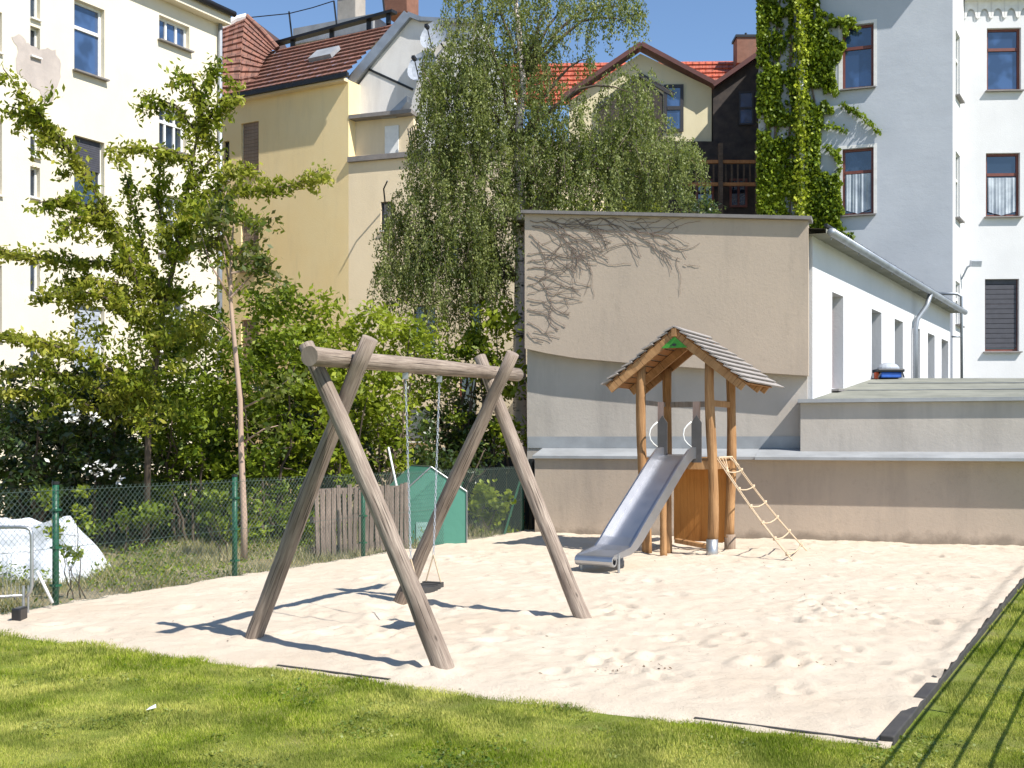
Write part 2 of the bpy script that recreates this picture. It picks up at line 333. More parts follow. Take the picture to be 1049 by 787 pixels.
def tileroof(bl, br, tr, tl, name, mat, parent, rows=12, cols=14, lip=.05, curve=0.0):
    m = MB(); bl, br, tr, tl = map(Vector, (bl, br, tr, tl)); n = (br-bl).cross(tl-bl).normalized()
    if n.z < 0: n = -n
    W_ = (br-bl).length; Hh = (tl-bl).length
    def pt(a, b):
        p = (bl*(1-a)+br*a)*(1-b)+(tl*(1-a)+tr*a)*b
        return p+n*curve*math.sin(math.pi*min(1, b))*1.0
    for i in range(rows):
        b0, b1 = i/rows, (i+1)/rows
        for j in range(cols):
            a0, a1 = j/cols, (j+1)/cols; jit = random.uniform(-.006, .006)
            p0, p1, p2, p3 = pt(a0, b0)+n*(lip+jit), pt(a1, b0)+n*(lip+jit), pt(a1, b1), pt(a0, b1)
            q = [(a0*W_, b0*Hh), (a1*W_, b0*Hh), (a1*W_, b1*Hh), (a0*W_, b1*Hh)]
            m.face([p0, p1, p2, p3], q); m.face([pt(a0, b0), pt(a1, b0), p1, p0], q)
    return m.build(name, mat, parent)

# ------------------------------------------------------------------ leaves
def leaf_mesh(name, C, size, mat, parent=None, origin=None, aspect=.5, up=.5, droop=0.0, dirs=None, seed=0):
    """diamond leaves at centres C (N,3)"""
    r = np.random.default_rng(seed+11); C = np.asarray(C, float); n = len(C)
    nrm = r.normal(size=(n, 3)); nrm[:, 2] += up*2; nrm /= np.linalg.norm(nrm, axis=1, keepdims=True)+1e-9
    d = r.normal(size=(n, 3)) if dirs is None else dirs + r.normal(size=(n, 3))*.35
    d[:, 2] -= droop*2
    d -= nrm*(d*nrm).sum(1, keepdims=True); d /= np.linalg.norm(d, axis=1, keepdims=True)+1e-9
    s = np.cross(nrm, d); L = size*r.uniform(.6, 1.3, (n, 1)); Wd = L*aspect
    v = np.empty((n, 4, 3)); v[:, 0] = C-d*L*.5; v[:, 1] = C+s*Wd*.5-nrm*L*.06; v[:, 2] = C+d*L*.5-nrm*L*.12; v[:, 3] = C-s*Wd*.5-nrm*L*.06
    me = bpy.data.meshes.new(name); me.vertices.add(n*4); me.vertices.foreach_set('co', v.astype(np.float32).ravel())
    me.loops.add(n*4); me.loops.foreach_set('vertex_index', np.arange(n*4, dtype=np.int32))
    me.polygons.add(n); me.polygons.foreach_set('loop_start', np.arange(0, n*4, 4, dtype=np.int32)); 
    me.update(calc_edges=True); return link_mesh(me, name, mat, parent, origin)
def clump_pts(blobs, per_m3=9, leaf_per=70, cr=.28, seed=0, shell=.0):
    """blobs: (centre, (rx,ry,rz)); returns leaf centres in clumps spread through each ellipsoid's volume"""
    r = np.random.default_rng(seed); out = []; cl = []
    for c, rad in blobs:
        rad = np.array(rad); vol = 4.19*rad.prod(); k = max(6, int(vol*per_m3))
        d = r.normal(size=(k, 3)); d /= np.linalg.norm(d, axis=1, keepdims=True); q = r.uniform(shell, 1, (k, 1))**(1/2.2)
        q *= r.uniform(.85, 1.12, (k, 1))
        cc = np.array(c)+d*q*rad; cl.append(cc)
    cl = np.concatenate(cl); m = r.integers(int(leaf_per*.5), int(leaf_per*1.5), len(cl))
    idx = np.repeat(np.arange(len(cl)), m); rr = cr*r.uniform(.6, 1.3, (len(cl), 1))
    p = cl[idx]+r.normal(size=(len(idx), 3))*rr[idx]*np.array([.55, .55, .4])
    return p, cl
def limb_pts(lines, dens=90, spread=.16, seed=0, grow=True):
    r = np.random.default_rng(seed); out = []
    for pts in lines:
        for i in range(len(pts)-1):
            a, b = np.array(pts[i]), np.array(pts[i+1]); L = np.linalg.norm(b-a); k = max(2, int(L*dens*r.uniform(.8, 1.2)))
            t = r.uniform(0, 1, (k, 1)); cl = np.sin(t*L*9+r.uniform(0, 6))*.35+.85
            out.append(a+(b-a)*t+r.normal(size=(k, 3))*spread*cl*np.array([1, 1, .75])-np.array([0, 0, .04]))
    return np.concatenate(out)
def bent(a, b, k=5, amp=.05, sag=0.0):
    a = Vector(a); b = Vector(b); L = (b-a).length; o = []
    for i in range(k+1):
        t = i/k; p = a.lerp(b, t); w = math.sin(math.pi*t)
        o.append(p+V(random.uniform(-amp, amp), random.uniform(-amp, amp), random.uniform(-amp, amp)-sag)*L*w*.5)
    return o
def shrub(name, label, cat, blobs, mat, size, seed, base, per=9, lp=70, cr=.28, aspect=.5, stems=5, up=.5, group=None, barkm='bark', trunk_r=.035, droop=0.0, lines=None, partname='stem'):
    root = empty(name, base, label, cat, group); base = Vector(base)
    pts, cl = clump_pts(blobs, per, lp, cr, seed)
    pts = pts[pts[:, 2] > base.z+.02]
    leaf_mesh('crown', pts, size, mat, root, aspect=aspect, up=up, seed=seed, droop=droop)
    random.seed(seed+3)
    for i in range(stems):
        c = cl[random.randrange(len(cl))]; m = MB(); a = base+V(random.uniform(-.2, .2), random.uniform(-.2, .2), -.05)
        L = bent(a, c, 7, .08); m.tube(L, [trunk_r*(1-.7*k/7) for k in range(8)], 6)
        for q in range(4):
            s0 = L[random.randint(2, 6)]; e = cl[np.argmin(np.abs(cl-np.array(s0)).sum(1)+np.random.default_rng(i*7+q).uniform(0, 1.5, len(cl)))]
            m.tube(bent(s0, e, 4, .1), [trunk_r*.4, trunk_r*.33, trunk_r*.27, trunk_r*.2, trunk_r*.12], 5)
        m.build(partname, M[barkm], root, smooth=True)
    return root
LM = dict(
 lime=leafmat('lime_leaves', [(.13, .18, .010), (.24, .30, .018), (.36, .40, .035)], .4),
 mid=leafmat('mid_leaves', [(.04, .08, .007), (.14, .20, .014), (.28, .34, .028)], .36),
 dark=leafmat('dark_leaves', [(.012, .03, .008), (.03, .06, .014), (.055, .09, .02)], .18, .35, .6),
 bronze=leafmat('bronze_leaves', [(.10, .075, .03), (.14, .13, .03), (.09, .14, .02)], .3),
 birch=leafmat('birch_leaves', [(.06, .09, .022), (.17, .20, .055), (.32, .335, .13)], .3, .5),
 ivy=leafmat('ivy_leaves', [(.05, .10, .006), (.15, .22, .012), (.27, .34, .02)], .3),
 ivy_sun_tint=leafmat('sun_tinted_ivy_leaves', [(.26, .33, .012), (.42, .48, .03), (.55, .58, .07)], .32),  # lighter ivy copy: sunlight on the edge column is put into the colour
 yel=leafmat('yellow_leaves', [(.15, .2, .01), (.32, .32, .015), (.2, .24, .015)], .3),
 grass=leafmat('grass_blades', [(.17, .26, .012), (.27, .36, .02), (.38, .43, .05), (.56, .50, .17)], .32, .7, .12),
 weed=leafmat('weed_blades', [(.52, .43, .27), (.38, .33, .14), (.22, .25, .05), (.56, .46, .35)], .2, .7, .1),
)

# ================================================================== THE SETTING: ground
C0 = Vector((2.166, 6.66)); E1 = Vector((.557, 1)).normalized(); E2 = Vector((-E1.y, E1.x))   # sandbox corner, right edge, front edge
FP = Vector((-4.84, 11.95)); FD = Vector((5.035, 9.55)).normalized()                            # fence line
def ab(a, b, z=0): p = C0+E1*a+E2*b; return V(p.x, p.y, z)
m = MB(); m.face([(-400, -60, -.03), (400, -60, -.03), (400, 900, -.03), (-400, 900, -.03)])
tag(m.build('ground', M['waste']), kind='structure')
m = MB(); m.face([(-40, -20, 0), (40, -20, 0), ab(60, -20), ab(60, .0), ab(0, 0), ab(0, 8.6), ab(-2.5, 12), (-40, 16, 0)])
tag(m.build('lawn', M['lawn']), kind='structure')
def fbm(p, o=4): return mnoise.fractal(p, 1.0, 2.0, o)
def sandpit():
    s = .04; na = int(17.5/s); nb = int(13.5/s); A0 = -.2; B0 = -.12
    prints = [(random.uniform(0, 13), random.uniform(0, 8)) for _ in range(160)]
    for (x, y, k, r) in ((620, 688, 10, .22), (672, 692, 8, .2), (845, 622, 16, .35), (865, 640, 10, .3), (833, 690, 7, .15), (640, 630, 6, .15), (706, 660, 5, .2), (880, 690, 6, .4), (400, 640, 12, .5), (430, 625, 12, .4)):
        q = G(x, y).to_2d()-C0
        for _ in range(k): prints.append((q.dot(E1)+random.gauss(0, r), q.dot(E2)+random.gauss(0, r)))
    a = A0+np.arange(na)*s; b = B0+np.arange(nb)*s; AA, BB = np.meshgrid(a, b, indexing='ij'); Z = np.zeros_like(AA)
    for i in range(na):
        for j in range(nb):
            x, y = AA[i, j], BB[i, j]
            Z[i, j] = .02*mnoise.noise((x*1.1, y*1.1, 1))+.013*mnoise.noise((x*3.3, y*3.3, 5))+.013*mnoise.noise((x*7, y*7, 3))+.006*mnoise.noise((x*15, y*15, 3))
    for (pa, pb) in prints:
        r = random.uniform(.05, .11); dd = random.uniform(.012, .035); el = random.uniform(0, 3.14); c_, s_ = math.cos(el), math.sin(el)
        da, db = AA-pa, BB-pb; q = ((da*c_+db*s_)/r/1.5)**2+((-da*s_+db*c_)/r)**2
        Z += -dd*np.exp(-q)+dd*.7*np.exp(-(np.sqrt(q)-1.5)**2*4)
    for (x, y) in FEET:      # sand heaped round the posts
        q = Vector((x, y))-C0; da, db = AA-q.dot(E1), BB-q.dot(E2); Z += .03*np.exp(-(da*da+db*db)/.03)
    q = G(430, 625).to_2d()-C0; da, db = AA-q.dot(E1), BB-q.dot(E2); Z += -.05*np.exp(-(da*da+db*db)/.25)
    X = C0.x+E1.x*AA+E2.x*BB; Y = C0.y+E1.y*AA+E2.y*BB
    edge = np.vectorize(lambda x, y: mnoise.noise((x*1.7, y*1.7, 9))+.6*mnoise.noise((x*5, y*5, 2)))(AA, BB)
    side = (X-FP.x)*FD.y-(Y-FP.y)*FD.x     # >0 right of the fence
    ok = side > -.04+.05*edge
    ok &= (AA > -.17) & (BB > -.12)
    Z += .045
    # right rim: sand lies over parts of the edging; front rim: it thins out raggedly into the grass
    near = np.clip((.12-BB)/.12, 0, 1); Z = Z*(1-near*.6)+near*(.016+.030*np.clip((AA-1.0)/.8, 0, 1)+.022*np.clip((AA-2)/2, 0, 1)+.044*edge)
    shown = ((BB < 1.2) | ((BB > 3.5) & (BB < 4.75))); nf = np.clip((.10-AA)/.10, 0, 1)
    Z = Z*(1-nf*.7)+nf*np.where(shown, .008+.012*edge, .024+.008*edge); Z = np.where(AA < 0, Z+AA*.30, Z)
    idx = np.arange(na*nb).reshape(na, nb)
    f = np.stack([idx[:-1, :-1], idx[1:, :-1], idx[1:, 1:], idx[:-1, 1:]], -1)[ok[:-1, :-1] & ok[1:, 1:] & ok[1:, :-1] & ok[:-1, 1:]]
    used = np.unique(f); rm = np.full(na*nb, -1); rm[used] = np.arange(len(used)); f = rm[f].astype(np.int32)
    f = f[:, ::1]; v = np.stack([X.ravel(), Y.ravel(), Z.ravel()], -1)[used].astype(np.float32)
    me = bpy.data.meshes.new('sand'); me.vertices.add(len(v)); me.vertices.foreach_set('co', v.ravel()); me.loops.add(f.size); me.loops.foreach_set('vertex_index', f.ravel())
    me.polygons.add(len(f)); me.polygons.foreach_set('loop_start', np.arange(0, f.size, 4, dtype=np.int32)); me.update(calc_edges=True)
    tag(link_mesh(me, 'sand', M['sand'], smooth=True), kind='structure')
FEET = [(-2.284, 9.9), (-.5, 8.556), (-1.212, 12.23), (.715, 10.94), (2.05, 17.3), (3.0, 16.9), (3.44, 17.8), (2.51, 18.56)]
sandpit()
# rubber edging boards round the sand, half buried
ed = empty('rubber_edging', ab(0, 0), 'black rubber edging strip half buried along the front and right rim of the sand', 'edging')
for k in range(14):
    m = MB(); m.box(ab(k*1.15+.57, -.045, .02), V(*E1, 0)*.57, V(*E2, 0)*.042, V(0, 0, .034)); m.build('edging_board', M['rubber'], ed, bevel=.008)
for k in (0, 3):
    m = MB(); m.box(ab(-.012, k*1.15+.57, -.004), V(*E2, 0)*.57, V(*E1, 0)*.012, V(0, 0, .03)); m.build('edging_board', M['rubber'], ed, bevel=.006)
for q in range(5):   # scuffed pale marks on the corner board
    pass

def blades(name, mat, regions, label, cat, seed, n, hmin, hmax, w):
    """regions: function giving xy points + scale"""
    r = np.random.default_rng(seed); xy, sc = regions(r, n); n = len(xy)
    a = r.uniform(0, 6.283, n); h = r.uniform(hmin, hmax, n)*sc; ww = w*r.uniform(.6, 1.3, n)*sc; lean = r.uniform(.1, .9, n)*h; la = r.uniform(0, 6.283, n)
    v = np.zeros((n, 3, 3)); v[:, :, :2] = xy[:, None, :]
    v[:, 0, 0] += np.cos(a)*ww; v[:, 0, 1] += np.sin(a)*ww; v[:, 1, 0] -= np.cos(a)*ww; v[:, 1, 1] -= np.sin(a)*ww
    v[:, 2, 0] += np.cos(la)*lean; v[:, 2, 1] += np.sin(la)*lean; v[:, 2, 2] = h; v[:, :2, 2] = -.005
    me = bpy.data.meshes.new(name); me.vertices.add(n*3); me.vertices.foreach_set('co', v.astype(np.float32).ravel()); me.loops.add(n*3); me.loops.foreach_set('vertex_index', np.arange(n*3, dtype=np.int32))
    me.polygons.add(n); me.polygons.foreach_set('loop_start', np.arange(0, n*3, 3, dtype=np.int32)); me.update(calc_edges=True)
    o = link_mesh(me, name, mat); tag(o, label, cat, kind='stuff'); return o
def lawn_region(r, n):
    # sample evenly over the picture of the ground, so near grass is no sparser than far
    D = 1/r.uniform(1/16.5, 1/5.6, n*3); X = r.uniform(-.56, .56, n*3)*D
    a = (X-C0.x)*E1.x+(D-C0.y)*E1.y; b = (X-C0.x)*E2.x+(D-C0.y)*E2.y
    e = np.sin(b*5.1)*.010+np.sin(b*13.7+1)*.012+np.sin(b*31)*.01+r.normal(size=n*3)*.03; e2 = np.sin(a*4.3)*.03+np.sin(a*11)*.04+r.normal(size=n*3)*.04
    bareF = (b < 1.15) | ((b > 3.3) & (b < 4.95))
    ok = (a < np.where(bareF, -.06, -.03)+e) | (b < -.17+e2)
    ok &= b < 9.5
    k = np.where(ok)[0][:n]; p = np.stack([X[k], D[k]], -1)
    patch = np.array([mnoise.noise((q[0]*1.3, q[1]*1.3, 4))+.5*mnoise.noise((q[0]*4, q[1]*4, 7)) for q in p])
    return p, np.clip(1+patch*.9, .35, 2)*np.clip(p[:, 1]/8, .8, 1.6)
blades('grass', LM['grass'], lawn_region, 'short sunlit green lawn in front of and beside the sandpit', 'grass', 3, 460000, .014, .034, .0036)
def waste_region(r, n):
    D = 1/r.uniform(1/24, 1/9.5, n*3); X = r.uniform(-.56, .05, n*3)*D
    side = (X-FP.x)*FD.y-(D-FP.y)*FD.x; far = -side
    ok = (far > .06) & (far < 7) ; k = np.where(ok)[0][:n]; p = np.stack([X[k], D[k]], -1)
    patch = np.array([mnoise.noise((q[0]*.9, q[1]*.9, 14)) for q in p]); keep = r.uniform(0, 1, len(p)) < .5+patch
    return p[keep], np.clip(1+patch[keep]*1.6, .3, 2.4)
blades('weeds', LM['weed'], waste_region, 'dry straw coloured weeds and grass on the rough ground behind the wire fence', 'weeds', 5, 90000, .03, .15, .006)
def clover(r, n):
    p, s = waste_region(r, n); return p, s
r_ = np.random.default_rng(9); p_, s_ = waste_region(r_, 30000); cc = np.concatenate([p_, r_.uniform(.02, .22, (len(p_), 1))*s_[:, None]], 1)
o = leaf_mesh('ground_cover', cc[np.array([mnoise.noise((q[0]*.6, q[1]*.6, 3)) > .0 for q in cc])], .055, LM['mid'], seed=4); tag(o, 'low leafy green weeds among the dry grass behind the fence', 'weeds', kind='stuff')

# ================================================================== BUILDINGS
# --- cream block, left
FL_ = Fac(((227-CX)/F*33, 33), (.585, 1))
L0 = FL_.uz(-170, 0)[0]; Ltop = FL_.uz(227, 27)[1]
b = empty('apartment_building', FL_.w(0, 0), 'cream rendered apartment block on the left with narrow slit windows and a brown tiled roof', 'building')
lw = [(0-26, 2, 3, 45), (-26, 2, 117, 194), (-26, 2, 268, 345), (31, 41, -12, 17), (31, 41, 26, 56), (31, 41, 114, 159), (31, 41, 170, 201), (31, 41, 262, 300), (31, 41, 345, 390),
      (76, 107, -2, 71), (76, 107, 138, 209), (76, 107, 311, 382), (163, 194, 15, 40), (163, 191, 106, 150), (163, 191, 198, 258), (163, 191, 300, 360)]
rs = [FL_.rect(*q) for q in lw]
wall(FL_, L0, 0, -.1, Ltop, rs, 'wall', M['cream'], b, .22, 9)
for i, (q, r) in enumerate(zip(lw, rs)):
    w_ = r[1]-r[0]
    if w_ < .75: window(FL_, r, b, 'whiteframe', 'glass', -.16, .05, (), (.5,) if r[3]-r[2] > 1 else (), 'surround')
    else:
        bl = ('blind', .95) if q[2] == 311 else (('darkblind', .45) if q[2] == 138 else None)
        window(FL_, r, b, 'whiteframe', 'glassb' if i in (9, 12) else 'glass', -.17, .07, (.33, .67) if (q[0] == 163) else (), () if q[2] == 15 else (.63,), 'sill', bl)
# patch where the render has flaked off
pts = [(12, 38), (22, 35), (26, 44), (34, 47), (40, 52), (48, 48), (56, 52), (62, 66), (62, 78), (56, 92), (53, 104), (46, 106), (42, 96), (34, 90), (28, 84), (20, 78), (15, 64), (18, 52)]
random.seed(3)
def rough(pts, amp=1.3, k=3):
    o = []
    for i in range(len(pts)):
        a, c = pts[i], pts[(i+1) % len(pts)]
        for j in range(k): t = j/k; o.append((a[0]+(c[0]-a[0])*t+random.uniform(-amp, amp), a[1]+(c[1]-a[1])*t+random.uniform(-amp, amp)))
    return o
m = MB(); m.face([FL_.w(*FL_.uz(x, y), .008) for x, y in rough(pts)][::-1]); o = m.build('bare_plaster_patch', M['patch'], b); o['label'] = 'pinkish bare patch where the cream render has flaked'
# eave, gutter, roof
m = MB(); m.box(FL_.w(L0/2, Ltop+.14, -.1), V(*FL_.u, 0)*(-L0/2+.05), V(*FL_.n, 0)*.42, V(0, 0, .137)); m.build('eave', M['cream'], b)
m = MB(); m.tube([FL_.w(L0, Ltop+.3, .42), FL_.w(.1, Ltop+.3, .42)], .09, 8); m.build('gutter', M['darkmetal'], b, smooth=True)
tileroof(FL_.w(L0, Ltop+.34, .36), FL_.w(.05, Ltop+.34, .36), FL_.w(.05, Ltop+3.2, -4.6), FL_.w(L0, Ltop+3.2, -4.6), 'roof', M['tiles'], b, 14, 40, .05)
m = MB(); m.tube([FL_.w(-.15, 0, .1), FL_.w(-.15, Ltop, .1)], .06, 8); m.build('downpipe', M['zinc'], b, smooth=True)

# --- yellow house: face 1 (grazing sun) and face 2 with the whitewashed gable
K = Vector(((357-CX)/F*36, 36)); F1 = Fac(K, (1.82, -1)); F2 = Fac(K, (2.96, -1))
yb = empty('yellow_house', V(K.x, K.y, 0), 'yellow rendered house with red tiled roof and whitewashed gable, beside the cream block', 'building')
zE = F1.uz(357, 82)[1]; uL = F1.uz(212, 90)[0]
l1 = [(247, 265, 127, 178), (247, 265, 228, 278), (229, 235, 145, 185), (229, 235, 240, 266), (247, 265, 328, 378)]
rs = [F1.rect(*q) for q in l1]; wall(F1, uL, 0, -.1, zE, rs, 'wall', M['yellow'], yb, .2, 5)
for q, r in zip(l1, rs): window(F1, r, yb, 'whiteframe' if q[0] > 240 else 'darkframe', 'glass', -.12, .05, (.5,) if q[0] > 240 else (), (.6,) if q[0] > 240 else (), 'sill', ('shutter', .97) if q[0] > 240 else None)
# face 2 lower wall
z2 = F2.uz(357, 167)[1]; uR = F2.uz(575, 165)[0]
l2 = [(390, 402, 207, 236), (423, 446, 313, 362), (481, 493, 310, 348), (415, 441, 418, 452), (470, 488, 376, 440), (456, 470, 238, 270)]
rs = [F2.rect(*q) for q in l2]; wall(F2, .003, uR, -.1, z2, rs, 'wall', M['yellow2'], yb, .2, 5.5)
for q, r in zip(l2, rs): window(F2, r, yb, 'darkframe' if q[0] != 470 else 'brownframe', 'glass', -.1, .05, (.5,) if q[0] == 423 else (), (.6,) if q[0] == 423 else (), 'surround' if q[0] != 470 else None)
# raised awning rod over the little window
m = MB(); a = F2.w(*F2.uz(396, 210), .1); m.tube([a, F2.w(*F2.uz(400, 197), .5), F2.w(*F2.uz(408, 191), .8)], .025, 6); m.build('awning_rod', M['darkmetal'], yb)
def flash(y0, x0, x1, off, h=.13, d=.35, name='flashing', mt='zinc', f=None, y1=None):
    f = f or F2; a, z = f.uz(x0, y0); c, _ = f.uz(x1, y0); m = MB()
    m.box(f.w((a+c)/2, z+h/2+.003, off-d/2+.12), V(*f.u, 0)*(c-a)/2, V(*f.n, 0)*d/2, V(0, 0, h/2)); return m.build(name, M[mt], yb)
flash(167, 357.5, 560, 0, .16, .9, mt='sill')
zc = F2.uz(357, 122)[1]
u0_, u1_ = F2.uz(358.5, 140)[0], F2.uz(419, 140)[0]
polywall(F2, [(u0_, z2+.17), (u1_, z2+.17), (u1_, zc), (u0_, zc)], 'terrace_wall', M['yellow2'], yb, .3, -.35)
a_, c_ = F2.uz(390, 160)[0], F2.uz(404, 160)[0]; zt = F2.uz(390, 127)[1]
m = MB(); m.box(F2.w((a_+c_)/2, (z2+.2+zt)/2, -.32), V(*F2.u, 0)*(c_-a_)/2, V(*F2.n, 0)*.02, V(0, 0, (zt-z2-.2)/2)); m.build('terrace_door', M['whiteframe'], yb)
flash(122, 357.5, 421, -.1, .12, .7, mt='sill')
# terrace railing
m = MB()
for i in range(5): a = F2.uz(420+i*2.4, 160)[0]; m.tube([F2.w(a, z2+.15, -.1), F2.w(a-.12, z2+.95, -.1)], .018, 5)
m.build('railing', M['darkmetal'], yb)
g = [(357, 122), (357, 82), (405, 15), (412, 9), (425, 14), (486, 17), (520, 100), (520, 167)]
polywall(F2, [F2.uz(x, y) for x, y in [(357.5, 121), (357.5, 83), (405, 15), (412, 9), (425, 14), (486, 17), (520, 100), (520, 160), (421, 160)]], 'gable', M['oldwhite'], yb, .35, -.62)
# coping along the rake
for (a, c, wd) in (((352, 80), (411, 10), .30), ((411, 10), (424, 15), .14), ((424, 15), (486, 18), .12)):
    p, q = F2.w(*F2.uz(*a), -.7), F2.w(*F2.uz(*c), -.7); m = MB(); m.beam(p+V(0, 0, .04), q+V(0, 0, .04), .5, wd); m.build('coping', M['zinc'], yb)
m = MB(); m.beam(F2.w(*F2.uz(365, 63), -.61), F2.w(*F2.uz(415, 86), -.61), .03, .07); m.build('roof_scar', M['darkmetal'], yb)
polywall(F2, [F2.uz(x, y) for x, y in [(386, 119), (392, 117), (414, 96), (414, 102), (402, 118)]], 'skylight', M['zinc'], yb, .5, -.2)
# main tiled roof
rb = F1.w(F1.uz(232, 100)[0], zE+.12, .30); rc = F1.w(.2, zE+.12, .30)
D_ = 40.0; tr = P(406, 24, 39.4); tl = P(276, 53, 42.6)
tileroof(rb, rc, tr, tl, 'roof', M['tiles'], yb, 11, 22, .07)
m = MB(); m.beam(rb+V(0, 0, -.06), rc+V(0, 0, -.06), .12, .14); m.build('gutter', M['darkmetal'], yb)
m = MB(); m.beam(F1.w(uL, zE-.02, .12), F1.w(-.02, zE-.02, .12), .26, .1); m.build('eave', M['yellow2'], yb)
m = MB(); c = P(327, 63, 38.0); ex = (tr-tl).normalized(); ey = (rc-tr).normalized(); nn = ex.cross(ey).normalized(); nn = nn if nn.z > 0 else -nn
t_ = .5; c = (rb*.35+rc*.65)*(.52)+(tl*.35+tr*.65)*.48+nn*.12
m.box(c, ex*.5, ey*.42, nn*.07); m.build('roof_window', M['lead'], yb)
# hipped corner roof
tileroof(P(224, 99, 38.2), P(245, 101, 38.2), P(252, 18, 42), P(227, 29, 41.5), 'hip_roof', M['tiles'], yb, 12, 5, .07, .25)
tileroof(P(244, 102, 38.2), P(262, 90, 38.6), P(283, 50, 42), P(252, 18, 42), 'hip_roof', M['tiles'], yb, 12, 6, .07, .25)
m = MB(); m.face([P(252, 18, 42), P(283, 50, 42), P(300, 60, 44), P(291, 44, 46), P(262, 22, 46)]); m.build('hip_roof', M['tiles'], yb)
m = MB(); m.tube([P(252, 17, 42), P(268, 32, 42), P(284, 50, 41.9)], .13, 6); m.build('ridge_tiles', M['tiles'], yb)
m = MB(); m.tube([P(227, 29, 41.4), P(240, 20, 41.7), P(252, 17, 42)], .12, 6); m.build('ridge_tiles', M['oldwhite'], yb)
m = MB(); m.face([P(262, 92, 38.6), P(284, 51, 42), P(277, 54, 42.6), P(250, 100, 38.6)]); m.build('valley_flashing', M['zinc'], yb)
# ridge walkway
m = MB(); m.beam(P(283, 45, 42.6), P(404, 12, 39.3), .3, .1); 
for x, y, d in ((300, 41, 42.2), (340, 30, 41.2), (378, 20, 40.1), (398, 14, 39.5)): m.beam(P(x, y, d), P(x, y+11, d), .16, .2)
m.build('roof_walkway', M['darkmetal'], yb)
for x, y, d in ((299, 38, 42.2), (345, 27, 41), (394, 14, 39.6)): m = MB(); m.tube([P(x, y, d), P(x-3, y-26, d)], .035, 5); m.build('antenna_pole', M['darkmetal'], yb)
m = MB(); m.tube([P(246, 19, 42), P(296, 14, 42.1), P(320, 8, 41.6), P(342, 1, 41)], .02, 4)
m.build('cable', M['darkmetal'], yb)
m = MB(); m.box(P(352, 38, 42.6), V(1.6, -.75, 0), V(.3, .8, 0), V(0, 0, .3)); m.build('roof_upstand', M['lead'], yb)
for (x, y, w_, h_, d, mt) in ((360, 18, .38, .75, 43, 'chim'), (411, 4, .45, .5, 41, 'brick')):
    m = MB(); m.box(P(x, y, d), V(w_, -w_*.5, 0), V(w_*.5, w_, 0)*.8, V(0, 0, h_)); ch = m.build('chimney', M[mt], yb, bevel=.03)
    m = MB(); m.box(P(x, y, d)+V(0, 0, h_+.05), V(w_, -w_*.5, 0)*1.12, V(w_*.5, w_, 0)*.9, V(0, 0, .05)); m.build('chimney_cap', M['zinc'], ch)
for i, (x, y, d) in enumerate(((434, 70, 35.0), (447, 38, 35.2))):
    r0 = empty('satellite_dish', P(x, y, d), ['grey satellite dish on the white gable, lower of two beside the birch', 'grey satellite dish high on the white gable, upper of two beside the birch'][i], 'satellite dish', 'satellite dishes on the white gable')
    m = MB(); ax = V(-.4, -.8, .35).normalized(); sx = ax.cross(V(0, 0, 1)).normalized(); sy = sx.cross(ax)
    rings = [(.02, 0), (.2, .02), (.38, .07), (.5, .14)]; pr = None
    for rr, hh in rings:
        cur = [P(x, y, d)+ax*hh+sx*math.cos(t*math.pi/10)*rr+sy*math.sin(t*math.pi/10)*rr*1.1 for t in range(20)]
        if pr:
            for k in range(20): m.face([pr[k], pr[(k+1) % 20], cur[(k+1) % 20], cur[k]])
        pr = cur
    m.build('dish', M['dish'], r0, smooth=True)
    m = MB(); m.tube([P(x, y, d)+sy*-.5+ax*.1, P(x, y, d)+ax*.55-sy*.1], .02, 6); m.box(P(x, y, d)+ax*.58-sy*.08, sx*.05, sy*.05, ax*.08); m.build('feed_arm', M['darkmetal'], r0)
    m = MB(); m.tube([P(x, y, d)-ax*.02, P(x, y, d)-ax*.5], .03, 6); m.build('bracket', M['darkmetal'], r0)

# --- house behind the birch: pale gable, dark slate gable, red roof, chimney
FM = Fac(((656-CX)/F*43, 43), (1, -.05))
hb = empty('gabled_house', FM.w(0, 0), 'pale gabled house with bright red tiled roof rising behind the weeping birch', 'building')
def zs(x, y): return FM.uz(x, y)
polywall(FM, [zs(*q) for q in [(583, 104), (656, 55), (729, 90), (729, 145), (583, 145)]], 'gable', M['house'], hb, 4, 0)
polywall(FM, [zs(*q) for q in [(730, 92), (788, 50), (840, 90), (840, 146), (730, 146)]], 'slate_gable', M['slate'], hb, 4, .15)
polywall(FM, [zs(*q) for q in [(380, 147), (840, 147), (840, 330), (380, 330)]], 'lower_wall', M['slate'], hb, 5, .3)
for (a, c) in (((578, 102), (656, 49)), ((656, 49), (731, 89)), ((729, 91), (789, 49))):
    m = MB(); m.beam(FM.w(*zs(*a), .15), FM.w(*zs(*c), .15), .7, .16); m.build('barge_board', plain('barge', (.10, .03, .025), .6) if a[0] == 578 else bpy.data.materials['barge'], hb)
m = MB()
for a, c in (((612, 110), (655, 77)), ((655, 77), (690, 98)), ((612, 110), (612, 145))): m.beam(FM.w(*zs(*a), .06), FM.w(*zs(*c), .06), .1, .16)
m.build('loggia_trim', M['darkframe'], hb)
polywall(FM, [zs(*q) for q in [(614, 112), (655, 80), (679, 97), (679, 144), (614, 144)]], 'loggia', M['slate'], hb, .05, .03)
window(FM, (*[zs(x, 100)[0] for x in (680, 700)], zs(0, 145)[1], zs(0, 98)[1]), hb, 'darkframe', 'glassb', .06, .12, (), (.5,), None)
window(FM, (*[zs(x, 100)[0] for x in (756, 771)], zs(0, 140)[1], zs(0, 107)[1]), hb, 'darkframe', 'glassb', .2, .06, (), (.5,), None)
